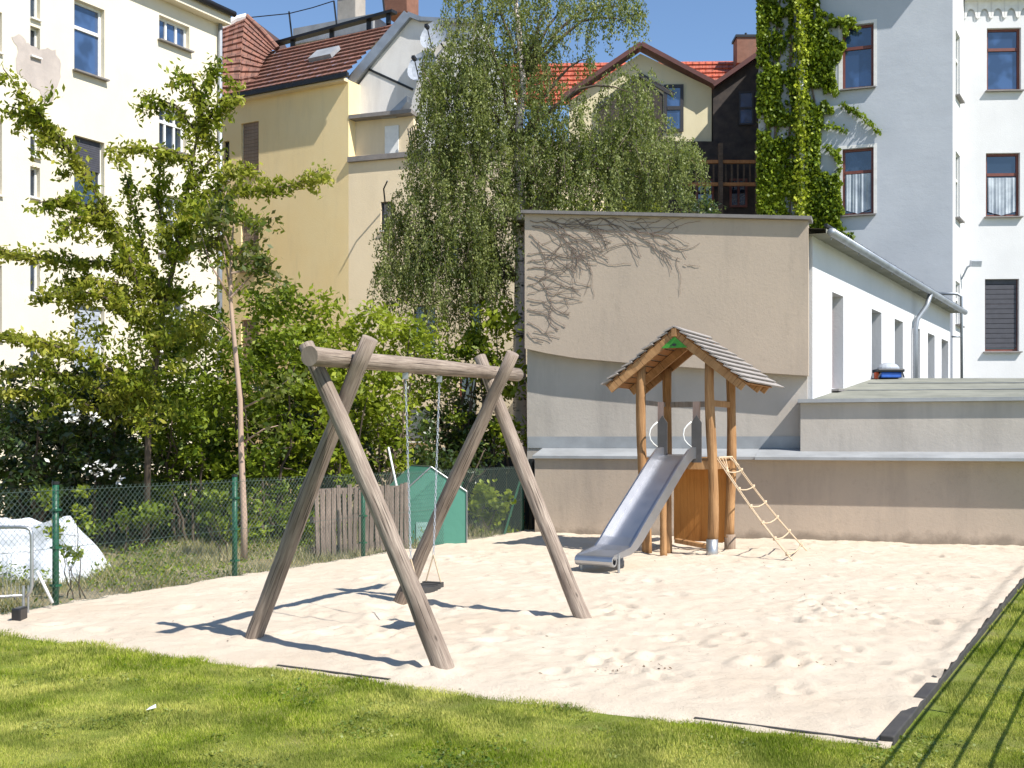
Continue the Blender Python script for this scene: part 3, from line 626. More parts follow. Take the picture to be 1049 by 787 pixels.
tileroof(P(470, 112, 44.5), P(800, 100, 44.5), P(800, 62, 47.5), P(470, 66, 47.5), 'roof', M['redtiles'], hb, 9, 60, .07)
m = MB(); m.box(P(764, 54, 46.5), V(.44, 0, 0), V(0, .4, 0), V(0, 0, .55)); ch = m.build('chimney', M['brick'], hb)
m = MB(); m.tube([P(764, 41, 46.5), P(764, 34, 46.5)], .05, 8); m.box(P(764, 40.5, 46.5), V(.5, 0, 0), V(0, .45, 0), V(0, 0, .05)); m.build('chimney_cap', M['darkmetal'], ch)
# terrace frame glimpsed under the gable
m = MB()
for x in (590, 598, 640): m.beam(P(x, 175, 40), P(x, 222, 40), .12, .12)
for y in (150, 180, 192): m.beam(P(572, y, 40), P(650, y, 40), .1, .08)
m.build('terrace_frame', M['darkframe'], hb)
m = MB()   # timber balcony in the shade under the slate gable
for k in range(13): x = 700+k*6.2; m.beam(P(x, 168, 41.9), P(x, 188, 41.9), .06, .05)
m.build('balustrade', M['bark'], hb)
for y in (166, 189): m = MB(); m.beam(P(696, y, 41.85), P(778, y, 41.85), .12, .12); m.build('balcony_rail', M['lining'], hb)
for x in (699, 738, 776): m = MB(); m.beam(P(x, 147, 41.8), P(x, 228, 41.8), .16, .16); m.build('balcony_post', M['bark'], hb)
for x0, x1 in ((712, 730), (746, 764)): window(FM, (zs(x0, 100)[0], zs(x1, 100)[0], zs(0, 222)[1], zs(0, 194)[1]), hb, 'brownframe', 'glass', .36, .08, (.5,), (), None)

# --- grey-blue tenement and white wing on the right
FG = Fac(((976-CX)/F*35, 35), (2.8, -1))
gb = empty('grey_tenement', FG.w(0, 0), 'blue grey rendered tenement with brown framed windows, ivy on its left edge', 'building')
gu0 = FG.uz(777, 100)[0]; gtop = FG.uz(976, -52)[1]
lg = [(863, 895, 27, 92), (863, 895, 153, 221), (863, 895, -98, -35), (863, 895, 282, 349)]
rs = [FG.rect(*q) for q in lg]; wall(FG, gu0, -.003, -.1, gtop, rs, 'wall', M['grey'], gb, .2, 7)
for i, r in enumerate(rs):
    w_ = window(FG, r, gb, 'brownframe', 'glassb' if i == 0 else 'glass', -.16, .08, (), (.65,), 'sill', ('curtain_reflection', .9) if i == 1 else None)  # second window: the sheet paints the blue-white reflection in the lower pane
    s = MB(); U = V(*FG.u, 0)
    for (a, c, d, e) in ((r[0]-.12, r[0], r[2], r[3]+.1), (r[1], r[1]+.1, r[2], r[3]+.1), (r[0], r[1], r[3], r[3]+.1)): s.box(FG.w((a+c)/2, (d+e)/2, .0), U*(c-a)/2, V(*FG.n, 0)*.012, V(0, 0, (e-d)/2))
    s.build('surround', M['surround'], w_)
m = MB(); m.box(FG.w(gu0/2, gtop+.2, .1), U*(-gu0/2+.0), V(*FG.n, 0)*.62, V(0, 0, .2)); m.build('eave', M['surround'], gb)
# white side of the tenement facing right, and white wing
FS = Fac(FG.o, (.576, 1)); Ls = 2.35
sb = [(.55, 1.45, zb, zt) for zb, zt in ((FG.uz(976, 92)[1], FG.uz(976, 24)[1]), (FG.uz(976, 219)[1], FG.uz(976, 150)[1]), (FG.uz(976, 330)[1], FG.uz(976, 285)[1]))]
wall(FS, .004, Ls, -.1, gtop-.01, sb, 'side_wall', M['white'], gb, .15, .2)
for r in sb: window(FS, r, gb, 'whiteframe', 'glass', -.1, .06, (.5,), (.6,), 'sill')
q = FS.w(Ls, 0); FW = Fac((q.x, q.y), (1, -.06))
wb = empty('white_tenement', FW.w(0, 0), 'white rendered tenement wing at the right edge with arched frieze and brown windows', 'building')
lh = [(1011, 1046, 29, 93), (1010, 1045, 157, 222), (1009, 1044, 286, 360)]
rs = [FW.rect(*q) for q in lh]; wtop = FW.uz(990, -70)[1]
wall(FW, .004, FW.uz(1130, 0)[0], -.1, wtop, rs, 'wall', M['white'], wb, .22, 7)
for i, r in enumerate(rs):
    window(FW, r, wb, 'brownframe', 'glassb' if i == 0 else 'glass', -.16, .08, (), (.67,), 'sill', [None, ('curtain_reflection', .9), ('darkblind', .95)][i])
m = MB(); U = V(*FW.u, 0); N = V(*FW.n, 0); u1 = FW.uz(1130, 0)[0]; zf = FW.uz(990, 20)[1]; zf2 = FW.uz(990, 2)[1]
m.box(FW.w(u1/2, zf2+.12, .13), U*u1/2, N*.13, V(0, 0, .12))
k = 0
while k*.43 < u1:
    uc = k*.43+.2; ar = [FW.w(uc-.21, zf2, .06), FW.w(uc-.21, zf, .06)]+[FW.w(uc-.15*math.cos(t*math.pi/6), zf+.04+.28*math.sin(t*math.pi/6), .06) for t in range(7)]+[FW.w(uc+.21, zf, .06), FW.w(uc+.21, zf2, .06)]
    m.face(ar[::-1]); 
    m.face([FW.w(uc-.21, zf, .06), FW.w(uc-.21, zf, 0), FW.w(uc-.15, zf+.04, 0), FW.w(uc-.15, zf+.04, .06)]); k += 1
m.build('frieze', M['surround'], wb)
m = MB(); m.box(FW.w(u1/2, wtop+.2, .1), U*u1/2, N*.6, V(0, 0, .2)); m.build('eave', M['surround'], wb)
lamp = empty('wall_lamp', FS.w(1.6, FG.uz(976, 264)[1], .25), 'small grey floodlight on the white wall between the two tenements', 'lamp')
m = MB(); c = FS.w(1.6, FG.uz(976, 264)[1], .45); m.box(c, V(.16, 0, 0), V(0, .1, .03), V(0, -.03, .09)); m.build('lamp_head', M['dish'], lamp, bevel=.01)
m = MB(); m.tube([c, FS.w(1.6, FG.uz(976, 264)[1]-.1, .2), FS.w(1.6, FG.uz(976, 280)[1], .02)], .03, 6); m.build('bracket', M['dish'], lamp)

# --- tan gable, low extension, parapet and ledge wall in front
WL0 = Vector((.43, 21.2)); WL1 = Vector((8.43, 18.56)); FWL = Fac(WL0, WL1-WL0)      # lower wall with the ledge
ex = empty('plastered_outbuilding', FWL.w(0, 0), 'plastered outbuilding behind the sandpit, tan gable wall, metal ledge and white side', 'building')
n_ = FWL.n; back = .62
FGb = Fac(WL0-n_*back, WL1-WL0)         # bare wall plane above the ledge
FT = Fac(WL0-n_*(back-.24), WL1-WL0)    # thicker tan render above
uEnd = FWL.uz(1290, 500)[0]
zl = 1.44
polywall(FWL, [(0, -.15), (uEnd, -.15), (uEnd, zl), (0, zl)], 'ledge_wall', M['tan'], ex, back+.3)
# ledge flashing: narrow overhang on the left, wide from x=790 on
uj = FWL.uz(775, 500)[0]
m = MB()
for a, c, ov in ((-.03, uj, .07), (uj, uEnd, .27)):
    q = [FWL.w(a, zl, ov), FWL.w(c, zl, ov), FWL.w(c, zl+.05, ov), FWL.w(a, zl+.05, ov)]; m.face(q)
    m.face([FWL.w(a, zl+.05, ov), FWL.w(c, zl+.05, ov), FWL.w(c, zl+.19, -back+.004), FWL.w(a, zl+.19, -back+.004)])
    m.face([FWL.w(a, zl, ov), FWL.w(a, zl+.05, ov), FWL.w(a, zl+.19, -back), FWL.w(a, zl, -back)]); m.face([FWL.w(c, zl, .001), FWL.w(c, zl, ov), FWL.w(a, zl, ov), FWL.w(a, zl, .001)])
m.build('ledge_flashing', M['lead'], ex)
uG0 = FGb.uz(540, 300)[0]; uG1 = FGb.uz(827, 300)[0]; xTL = FT.uz(537.5, 219); xTR = FT.uz(828, 226)
ztop_l, ztop_r = xTL[1], xTR[1]
m = MB(); m.box(FGb.w((uG0+uG1)/2, zl+.3, .011), V(*FGb.u, 0)*(uG1-uG0)/2*.995, V(*n_, 0)*.008, V(0, 0, .11)); m.build('upstand_flashing', M['lead'], ex)
polywall(FGb, [(uG0, 1.0), (uG1, 1.0), (uG1, ztop_r-.05), (uG0, ztop_l-.05)], 'bare_wall', M['concrete'], ex, .35)
tb = [FT.uz(x, y) for x, y in [(537.5, 357), (560, 362), (590, 367), (640, 371.5), (700, 376), (760, 380.5), (828, 385)]]
polywall(FT, tb+[xTR, xTL], 'render_wall', M['tan'], ex, .235)
m = MB(); a = FT.w(xTL[0]-.05, ztop_l+.03, -.12); c = FT.w(xTR[0]+.06, ztop_r+.03, -.12); m.beam(a, c, .44, .06); m.build('gable_coping', M['sill'], ex)
# white long side with tall openings
q = FT.w(xTR[0], 0, -.02); ES = Fac((q.x, q.y), (.589, 1)); Ls = 17.2
ez = ztop_r-.22
le = [(852.5, 864, 299, 398), (893, 903, 317, 400), (916.5, 925, 328, 400), (935.5, 942.5, 336.5, 400), (950.5, 957.5, 342, 400), (964.5, 971.5, 348.5, 400)]
rs = [ES.rect(*q) for q in le]; zt = rs[0][3]
rs = [(r[0], r[1], 2.6 if i else rs[0][2], zt) for i, r in enumerate(rs)]
wall(ES, .27, 14.6, -.1, ez, rs, 'side_wall', M['white'], ex, .32, .33)
for i, r in enumerate(rs): window(ES, r, ex, 'brownframe' if i == 0 else 'darkframe', 'glass', -.24, .07, (), (.65,), 'sill')
m = MB(); ovh = .30
m.face([ES.w(0.05, ez+.06, ovh), ES.w(14.7, ez+.06, ovh), ES.w(14.7, ez+1.6, -6.5), ES.w(0.05, ez+.9, -6.5)]); m.face([ES.w(.05, ez+.003, -.4), ES.w(14.7, ez+.003, -.4), ES.w(14.7, ez-.02, ovh), ES.w(.05, ez-.02, ovh)])
m.face([ES.w(.05, ez-.02, ovh), ES.w(14.7, ez-.02, ovh), ES.w(14.7, ez+.06, ovh), ES.w(.05, ez+.06, ovh)]); m.build('side_roof', M['felt'], ex)
m = MB(); m.tube([ES.w(.1, ez+.0, ovh+.08), ES.w(14.75, ez-.0, ovh+.08)], .075, 10)
for k in range(15): u = .3+k; m.beam(ES.w(u, ez-.1, ovh+.02), ES.w(u, ez+.1, ovh+.1), .03, .02)
m.build('gutter', M['zinc'], ex, smooth=True)
m = MB(); m.tube([ES.w(.1, ez+.13, ovh-.02), ES.w(14.75, ez+.13, ovh-.02)], .035, 6); m.build('roof_edge_trim', M['darkmetal'], ex)
ud = ES.uz(934, 350)[0]; m = MB(); m.tube([ES.w(ud+.35, ez-.05, ovh+.08), ES.w(ud+.3, ez-.35, ovh-.0), ES.w(ud+.05, ez-.7, .12), ES.w(ud, ez-.95, .09), ES.w(ud, 2.7, .09)], .06, 10); m.build('downpipe', M['zinc'], ex, smooth=True)
# parapet block at the right and its sloping felt roof
PB = Fac(WL0-n_*(back-.30), WL1-WL0); uP0 = PB.uz(820, 430)[0]; zp = PB.uz(820, 413)[1]
polywall(PB, [(uP0, 1.0), (uEnd, 1.0), (uEnd, zp), (uP0, zp)], 'parapet_wall', M['concrete'], ex, .3)
m = MB(); m.box(PB.w((uP0+uEnd)/2, zp+.035, -.10), V(*PB.u, 0)*((uEnd-uP0)/2+.04), V(*n_, 0)*.2, V(0, 0, .032)); m.build('parapet_flashing', M['lead'], ex)
# roof surface: front edge on the parapet, rising to a ridge, then falling gently behind
rg = 4.35; r0 = PB.w(uP0+.05, zp+.07, -.25); r1 = PB.w(uEnd, zp+.07, -.25)
bk = V(.589, 1, 0).normalized(); rz = 3.12
r2 = PB.w(uEnd+4, rz, -.25-rg*.78); r3 = V(r0.x, r0.y, 0)+bk*(rg*1.05)+V(0, 0, rz)
r3 = P(892, 387.5, 24.4); r2 = P(1250, 387.5, 23.2)
m = MB(); k = 24
for i in range(k):
    a, c = i/k, (i+1)/k
    m.face([r0.lerp(r1, a), r0.lerp(r1, c), r3.lerp(r2, c), r3.lerp(r2, a)])
    m.face([r3.lerp(r2, a), r3.lerp(r2, c), r3.lerp(r2, c)+bk*12+V(0, 0, -.3), r3.lerp(r2, a)+bk*12+V(0, 0, -.3)])
m.build('felt_roof', M['felt'], ex)
m = MB()
for t in (.36, .7): m.beam(r0.lerp(r3, t)+V(.3, 0, .012), r1.lerp(r2, t)+V(0, 0, .012), .1, .01)
m.build('felt_seam', M['lead'], ex)
# grill and tray left on the roof
c = P(910, 386, 24.2); gr = empty('portable_grill', c, 'small black grill with rounded lid on a blue tray, left on the flat roof', 'grill')
m = MB(); m.box(c+V(.02, 0, .03), V(.22, 0, 0), V(0, .16, 0), V(0, 0, .06)); m.build('tray', M['blue'], gr, bevel=.02)
m = MB(); m.box(c+V(0, 0, .125), V(.29, 0, 0), V(0, .2, 0), V(0, 0, .035)); m.build('grill_bowl', M['black'], gr, bevel=.02)
m = MB(); pr = None
for k in range(7):
    t = k/6*math.pi/2; rr = math.cos(t); cur = [c+V(.25*rr*math.cos(j*math.pi/8)*(1 if abs(math.cos(j*math.pi/8)) < .9 else .95), .17*rr*math.sin(j*math.pi/8), .165+.14*math.sin(t)) for j in range(16)]
    if pr:
        for j in range(16): m.face([pr[j], pr[(j+1) % 16], cur[(j+1) % 16], cur[j]])
    pr = cur
m.build('lid', M['dish'], gr, smooth=True)
for a_, b_ in ((-.2, -.28), (.24, .27)): m = MB(); m.tube([c+V(a_, -.16, .1), c+V(b_, -.2, -.03)], .015, 6); m.build('leg', M['black'], gr)
m = MB(); m.box(c+V(-.27, -.05, .02), V(.04, 0, 0), V(0, .05, 0), V(0, 0, .07)); m.build('gas_canister', M['redp'], gr, bevel=.01)
# vent pipe rising beside the side wall
vp = MB(); d_ = 33.6; vp.tube([P(962, 301, d_), P(980, 301, d_), P(985, 304, d_), P(985.3, 388, d_)], .045, 8)
vp.tube([P(985, 345, d_), P(975, 345, d_)], .03, 6)
o = vp.build('vent_pipe', M['zinc'], None, P(985, 388, d_), True); tag(o, 'thin grey vent pipe with bent top standing at the far end of the extension', 'pipe')

# bare climber on the tan wall
def climber():
    m = MB(); random.seed(11)
    def walk(px, py, ang, n, r, step=4.0, curl=.20):
        pts = [(px, py)]; a = ang; lim = random.choice((640, 665, 690, 722, 722))-random.uniform(0, 22)
        for i in range(n):
            a += random.gauss(0, curl); px += math.cos(a)*step; py += math.sin(a)*step
            if px < 541 or px > lim: break
            if py < 223: a = abs(a)*.8 if math.cos(a) > 0 else math.pi-.5; py = 224
            pts.append((px, py))
            if i > 1 and random.random() < .42 and r > .005: walk(px, py, a+random.choice((-1, 1))*random.uniform(.3, .9), int((n-i)*.75), r*.72, step, curl)
        if len(pts) > 1: m.tube([FT.w(*FT.uz(x, y), .008+random.uniform(0, .008)) for x, y in pts], [max(.003, r*(1-.6*i/len(pts))) for i in range(len(pts))], 4, caps=False)
    for px, py, ang, n in ((543, 226, .2, 22), (545, 232, .55, 17), (541, 260, .3, 13), (541, 275, .1, 12), (541, 292, -.1, 12), (541, 306, -.15, 11), (541, 316, .1, 10), (560, 224, .5, 15), (590, 224, .6, 14), (615, 224, .35, 14), (640, 226, .15, 12),
                           (600, 230, .1, 24), (645, 232, .35, 16), (650, 228, .1, 12), (543, 240, .75, 13), (541, 330, .25, 7), (560, 300, .5, 8), (575, 240, 1.0, 12), (612, 232, 1.2, 6), (668, 252, 1.2, 8), (700, 270, 1.0, 6), (541, 340, .8, 5), (650, 235, .45, 17), (640, 228, .5, 20), (680, 250, .5, 9), (655, 240, .8, 12), (560, 226, .25, 26), (541, 268, .0, 16), (541, 283, .2, 16), (700, 262, .7, 8), (690, 255, .9, 10)):
        walk(px, py, ang, int(n*1.15), .0062); walk(px+random.uniform(0, 8), py+random.uniform(0, 10), ang+random.uniform(-.25, .25), n, .0045)
    o = m.build('bare_climber', M['vine'], None, FT.w(*FT.uz(541, 260), .0)); tag(o, 'leafless brown creeper twigs spreading over the upper left of the tan wall', 'climbing plant')
climber()

# ivy on the grey tenement
def ivy():
    root = empty('ivy', FG.w(gu0+.3, 0, .1), 'dense green ivy climbing the left edge of the blue grey tenement', 'climbing plant')
    r = np.random.default_rng(21); pts = []
    def dens(x, y):
        n = mnoise.noise((x*.05, y*.035, 2))+.5*mnoise.noise((x*.13, y*.1, 5))
        if x < 776: return 0
        if x < 830: return 1 if n > (-.42 if not (788 < x < 818 and (y < 75 or 130 < y < 165)) else .1) else .06
        if y > 178: return 1 if x < 862+n*14-(y < 190)*(190-y) else 0
        lim = 836+ (26 if 20 < y < 118 else 8)*(.6+.9*n) + (20*max(0, 1-abs(y-66)/30)) + 22*max(0, 1-abs(y-22)/10)
        return .95 if x < lim and n > -.25 else 0
    while len(pts) < 38000:
        x, y = r.uniform(774, 890), r.uniform(-40, 255)
        if r.uniform() < dens(x, y): u, z = FG.uz(x, y); pts.append(FG.w(u, z, .04+abs(r.normal())*.13))
    for (x0, y0, x1, y1) in ((862, 108, 880, 118), (880, 118, 900, 136), (846, 150, 862, 165), (835, 128, 868, 134), (830, 28, 870, 24), (850, 20, 880, 30), (858, 154, 860, 180), (848, 240, 874, 243)):
        for _ in range(120):
            t = r.uniform(); u, z = FG.uz(x0+(x1-x0)*t+r.normal()*1.6, y0+(y1-y0)*t+r.normal()*1.8); pts.append(FG.w(u, z, .05+abs(r.normal())*.08))
    nn = np.tile(np.array([0, 0, -1.0]), (len(pts), 1))
    leaf_mesh('leaves', [tuple(p) for p in pts], .115, LM['ivy'], root, aspect=.8, up=-.1, dirs=nn, seed=2)
    u = FG.uz(822, 100)[0]; col = [FG.w(u+r.normal()*.11, r.uniform(5.0, gtop), .32+r.normal()*.10) for _ in range(4200)]
    n2 = [p for p in col if mnoise.noise((p.z*1.4, 0, 0)) > -.28 or r.uniform() < .45]
    leaf_mesh('leaf_column', [tuple(p) for p in n2], .12, LM['ivy_sun_tint'], root, aspect=.85, up=.2, dirs=np.tile(np.array([0, 0, -1.0]), (len(n2), 1)), seed=3)  # column leaves carry the sunlit tone in their colour
    m = MB()
    for q in range(9):
        x = random.uniform(780, 826); pp = []; y = 230
        while y > -30: pp.append(FG.w(*FG.uz(x, y), .04)); y -= 18; x += random.uniform(-4, 4)
        m.tube(pp, .03, 5)
    m.build('stem', M['vine'], root)
ivy()
m = MB(); u = FG.uz(822, 100)[0]; m.tube([FG.w(u, 4, .2), FG.w(u, gtop, .2)], .1, 10); m.build('downpipe', M['surround'], gb, smooth=True)

# ================================================================== THE SWING
B_ = V(.433, .901, 0)
sw = empty('swing_set', (-.8, 10.4, 0), 'weathered round log swing frame with crossed legs and one beam, standing in the sand', 'swing frame')
def logm(a, b, r0, r1, name='leg', bend=.03, seed=0):
    random.seed(seed); a = Vector(a); b = Vector(b); k = 14; sx = V(random.uniform(-1, 1), random.uniform(-1, 1), 0)*bend; ph = random.uniform(0, 3); pts = []; rad = []
    for i in range(k+1):
        t = i/k; pts.append(a.lerp(b, t)+sx*math.sin(math.pi*t+ph*.1)+V(random.uniform(-1, 1), random.uniform(-1, 1), 0)*.004); rad.append((r0+(r1-r0)*t)*(1+.05*math.sin(t*11+ph)+random.uniform(-.02, .02)))
    m = MB(); m.tube(pts, rad, 16, .015); o = m.build(name, M['log'], sw, smooth=True)
    for p in o.data.polygons[-2:]: p.use_smooth = False
    return o
def leg(foot, K, kz, zt, s, seed):
    f = Vector((*foot, 0)); k = Vector((*K, kz)); d = (k-f)/kz; a = f-d*.25; b = f+d*zt; o = B_*s; logm(a+o*.0+V(0,0,0), b+o, .082, .066, 'leg', .025, seed)
leg((-2.284, 9.9), (-1.43, 9.26), 2.06, 2.62, .09, 1); leg((-.5, 8.556), (-1.43, 9.2), 2.06, 2.58, -.07, 2)
leg((-1.212, 12.23), (-.19, 11.5), 2.17, 2.66, -.07, 3)
leg((.715, 10.94), (-.17, 11.56), 2.17, 2.66, .08, 4)
beamN = V(-1.39, 9.23, 0)+B_*(-.46)+V(0, 0, 2.455); beamF = V(-1.39, 9.23, 0)+B_*3.36+V(0, 0, 2.50)
beamN.z = 2.45; logm(beamN, beamF, .076, .07, 'beam', .01, 5)
def bp(s, z): p = V(-1.39, 9.23, 0)+B_*s; p.z = z; return p
for s in (1.62, 1.0): m = MB(); m.beam(bp(s, 2.34), bp(s, 2.40), .05, .05); m.build('swivel_hook', M['galv'], sw)
ss = empty('hanging_swing', bp(1.3, .4), 'dark rubber swing seat hanging on two chains from the log beam', 'swing')
A_ = V(.901, -.433, 0)
sp = MB(); cs = bp(1.30, .415)
for k in range(8):
    t0, t1 = -1+k/4, -1+(k+1)/4
    z0, z1 = .03*t0*t0, .03*t1*t1
    sp.box(cs+B_*.225*(t0+t1)/2+V(0, 0, (z0+z1)/2), B_*.0284, A_*.10, V(0, 0, .024))
sp.build('seat', M['rubber'], ss)
def chain(a, b, nm='chain'):
    m = MB(); a = Vector(a); b = Vector(b); L = (b-a).length; k = int(L/.034); d = (b-a).normalized(); x = d.cross(V(.3, 1, .2)).normalized(); y = d.cross(x)
    for i in range(k):
        c = a+d*(i+.5)*L/k; u = x if i % 2 else y; m.tube([c-d*.017-u*.006, c-d*.017+u*.006, c+d*.017+u*.008, c+d*.017-u*.008, c-d*.017-u*.006], .0035, 4, caps=False)
    return m.build(nm, M['dish'], ss)
for s_top, sg in ((1.62, 1), (1.0, -1)):
    top = bp(s_top, 2.35); end = cs+B_*.205*sg; j = end+V(0, 0, .26)+(top-end)*.02
    chain(top, j)
    for q in (-1, 1): m = MB(); m.tube([j, end+A_*.085*q+V(0, 0, .03)], .008, 6); m.build('seat_strap', M['rope'], ss)

# ================================================================== THE PLAY TOWER
T = empty('play_tower', (2.75, 17.6, 0), 'wooden play tower with pitched plank roof and robinia posts by the plastered wall', 'play tower')
Fd = V(.95, -.40, 0).normalized(); Bd = V(.44, .90, 0).normalized()
fl, fr, br, bl = V(2.05, 17.3, 0), V(3.0, 16.9, 0), V(3.44, 17.8, 0), V(2.51, 18.45, 0)
def post(p, zt, r, seed, lean=(0, 0), name='post', z0=.0, mat='logwarm', bend=.03):
    random.seed(seed); k = 12; a = p+V(0, 0, z0); b = p+V(lean[0], lean[1], zt); sx = V(random.uniform(-1, 1), random.uniform(-1, 1), 0)*bend; m = MB(); ph = random.uniform(0, 6)
    m.tube([a.lerp(b, i/k)+sx*math.sin(i/k*5+ph) for i in range(k+1)], [r*(1.06-.12*i/k+.05*math.sin(i+ph)) for i in range(k+1)], 12, .02)
    return m.build(name, M[mat], T, smooth=True)
rafter_z = lambda: 0
P1 = post(fl, 2.93, .075, 1, (-.07, 0), z0=.02); P2 = post(fr, 2.98, .075, 2, (-.02, 0), z0=.25, bend=.035); P3 = post(br, 2.9, .075, 3, (.02, -.02), z0=.25); P4 = post(bl, 2.95, .075, 4, (.03, -.05), z0=.3)
for p, mt in ((fr, 'galv'), (br, 'shutter'), (bl, 'hpl')):
    m = MB(); m.tube([p+V(0, 0, -.1), p+V(0, 0, .3)], .088, 14); m.build('post_shoe', M[mt], {id(fr): P2, id(br): P3, id(bl): P4}[id(p)], smooth=True)
# roof
rf = V(2.525, 17.1, 0)-Bd*.24; RL = 1.95; apz = 3.47; hw = 1.09; drop = .86
def rp(side, t, s, off=0.0):   # side +-1, t 0 ridge..1 eave, s along the ridge
    n = V(0, 0, 1)*hw+Fd*side*drop; n.normalize()
    return rf+Bd*s+Fd*side*hw*t+V(0, 0, apz-drop*t)+n*off
rt = empty('x', (0, 0, 0)); bpy.data.objects.remove(rt)
random.seed(5)
for side in (-1, 1):
    m = MB(); lm = MB(); nb = 10; dn = (Fd*side*hw-V(0, 0, drop)).normalized(); nn = (V(0, 0, 1)*hw+Fd*side*drop).normalized(); SL = math.hypot(hw, drop)
    for k in range(nb):
        t0 = k/nb; w = SL/nb*1.25; s0 = random.uniform(-.05, .03); s1 = RL+random.uniform(-.08, .06)+(.0 if k < 6 else .04*(k-6))
        if side == 1: s1 = RL-.75+ .085*k+random.uniform(-.04, .05)+.3
        tilt = nn*.02; c = rp(side, t0+.5/nb, (s0+s1)/2, .035)
        m.box(c, Bd*(s1-s0)/2, (dn*w/2+tilt), nn*.011)
        lm.box(rp(side, t0+.5/nb, (RL-.3)/2+.02, .0), Bd*(RL/2-.18), dn*SL/nb*.40, nn*.009)
    m.build('roof_boards', M['shingle'], T); lm.build('roof_lining', M['lining'], T)
    for s in (.07, 1.05, RL-.45):
        q = MB(); q.beam(rp(side, 0.0, s, -.075), rp(side, .985, s, -.075), .06, .12); q.build('rafter', M['logwarm'], T)
q = MB(); q.beam(rf+Bd*.0+V(0, 0, apz-.07), rf+Bd*(RL-.3)+V(0, 0, apz-.07), .07, .12); q.build('ridge_beam', M['logwarm'], T)
# green gable boards with a small dark mark
for s in (.03, RL-.42):
    q = MB(); a = rf+Bd*s+V(0, 0, apz-.13); pts = [a, a-Fd*.2+V(0, 0, -.17), a+Fd*.2+V(0, 0, -.17)]
    q.face([pts[1], pts[2], pts[0]]); q.face([p+Bd*.02 for p in (pts[0], pts[2], pts[1])])
    for i in range(3): a1, a2 = pts[i], pts[(i+1) % 3]; q.face([a1, a2, a2+Bd*.02, a1+Bd*.02])
    g_ = q.build('gable_board', M['green'], T)
    if s < .5:
        q = MB(); c = a+V(0, 0, -.125)-Bd*.004; q.face([c+Fd*.035*math.cos(t*.785)+V(0, 0, .022*math.sin(t*.785)) for t in range(8)]); q.face([c-Fd*.07+V(0, 0, -.018), c-Fd*.045+V(0, 0, -.018), c-Fd*.04+V(0, 0, .01)]); q.build('emblem', M['black'], g_)
# platform, rails, panels
pz = 1.50
q = MB(); cen = (fl+fr+br+bl)/4
for k in range(7):
    t = (k+.5)/7; a = fl.lerp(bl, t); c = fr.lerp(br, t); q.beam(V(a.x, a.y, pz), V(c.x, c.y, pz), .135, .04)
q.build('platform', M['logwarm'], T)
def rail(a, b, z, w=.09, h=.045, mt='logwarm', nm='rail'): q = MB(); q.beam(V(a.x, a.y, z), V(b.x, b.y, z), w, h); return q.build(nm, M[mt], T)
rail(fr, br, 2.34, .05, .09); rail(bl-Fd*.05, br, 2.36, .05, .09, 'shingle'); rail(fl, bl, 2.36, .05, .07, 'shingle')
rail(fl, fr, pz-.09, .05, .13); rail(fr, br, pz-.09, .05, .13); rail(bl, br, pz-.09, .05, .13); rail(fl, bl, pz-.09, .05, .13)
q = MB(); a0 = bl.lerp(br, .14)
for k in range(8):
    t = .14+.86*(k+.5)/8; p = bl.lerp(br, t); q.box(V(p.x, p.y, .80), (br-bl)*.86/16*.985, V(*((br-bl).normalized().cross(V(0, 0, 1))).xy, 0)*.012, V(0, 0, .64+random.uniform(-.01, .01)))
q.build('back_panel', M['panel'], T)
q = MB(); q.beam(bl.lerp(br, .16)+V(-.02, -.2, .17), bl.lerp(br, .68)+V(0, -.25, .10), .12, .07); q.build('sill_log', M['logwarm'], T, bevel=.01)
for p, nm in ((fl.lerp(fr, .20), 1), (fl.lerp(fr, .74), 2)):
    q = MB(); q.box(V(p.x, p.y, 1.93)+Bd*.1, Fd*(.045 if nm == 1 else .055), Bd*.012, V(0, 0, .44)); q.build('infill_board', wood('rose_board', (.50, .33, .26), (.58, .42, .34), .2) if nm == 1 else bpy.data.materials['rose_board'], T)
# short legs carrying the slide head
for p in (V(2.28, 16.95, 0), V(2.42, 17.4, 0)):
    post(p, 1.38, .05, 9, (0, .1), 'brace_post', 0, 'logwarm', .01)

# slide
SLd = empty('slide', (1.9, 16, 0), 'stainless steel slide running down from the play tower into the sand', 'slide')
top = V(2.50, 16.98, 1.55); dv = V(-1.20, -1.83, 0); dl = dv.length; dv.normalize(); sv = V(-dv.y, dv.x, 0)   # sv: to the right as seen
if sv.x < 0: sv = -sv
prof = [(0, 0), (.16, -.02)]+[(.16+.1*k, -.02-.085*k) for k in (1,)]
prof = [(-.12, 0.02), (.06, 0), (.18, -.06), (.34, -.18), (1.50, -1.10), (1.66, -1.20), (1.82, -1.25), (2.22, -1.28)]
wS = .25; bed = MB(); Ls_ = []
pp = [top+dv*a*1.15+V(0, 0, b) for a, b in prof]
for i in range(len(pp)-1):
    a, b = pp[i], pp[i+1]; n = (b-a).cross(sv).normalized(); n = n if n.z > 0 else -n
    bed.face([a-sv*wS, a+sv*wS, b+sv*wS, b-sv*wS]); bed.face([b-sv*wS-n*.02, b+sv*wS-n*.02, a+sv*wS-n*.02, a-sv*wS-n*.02])
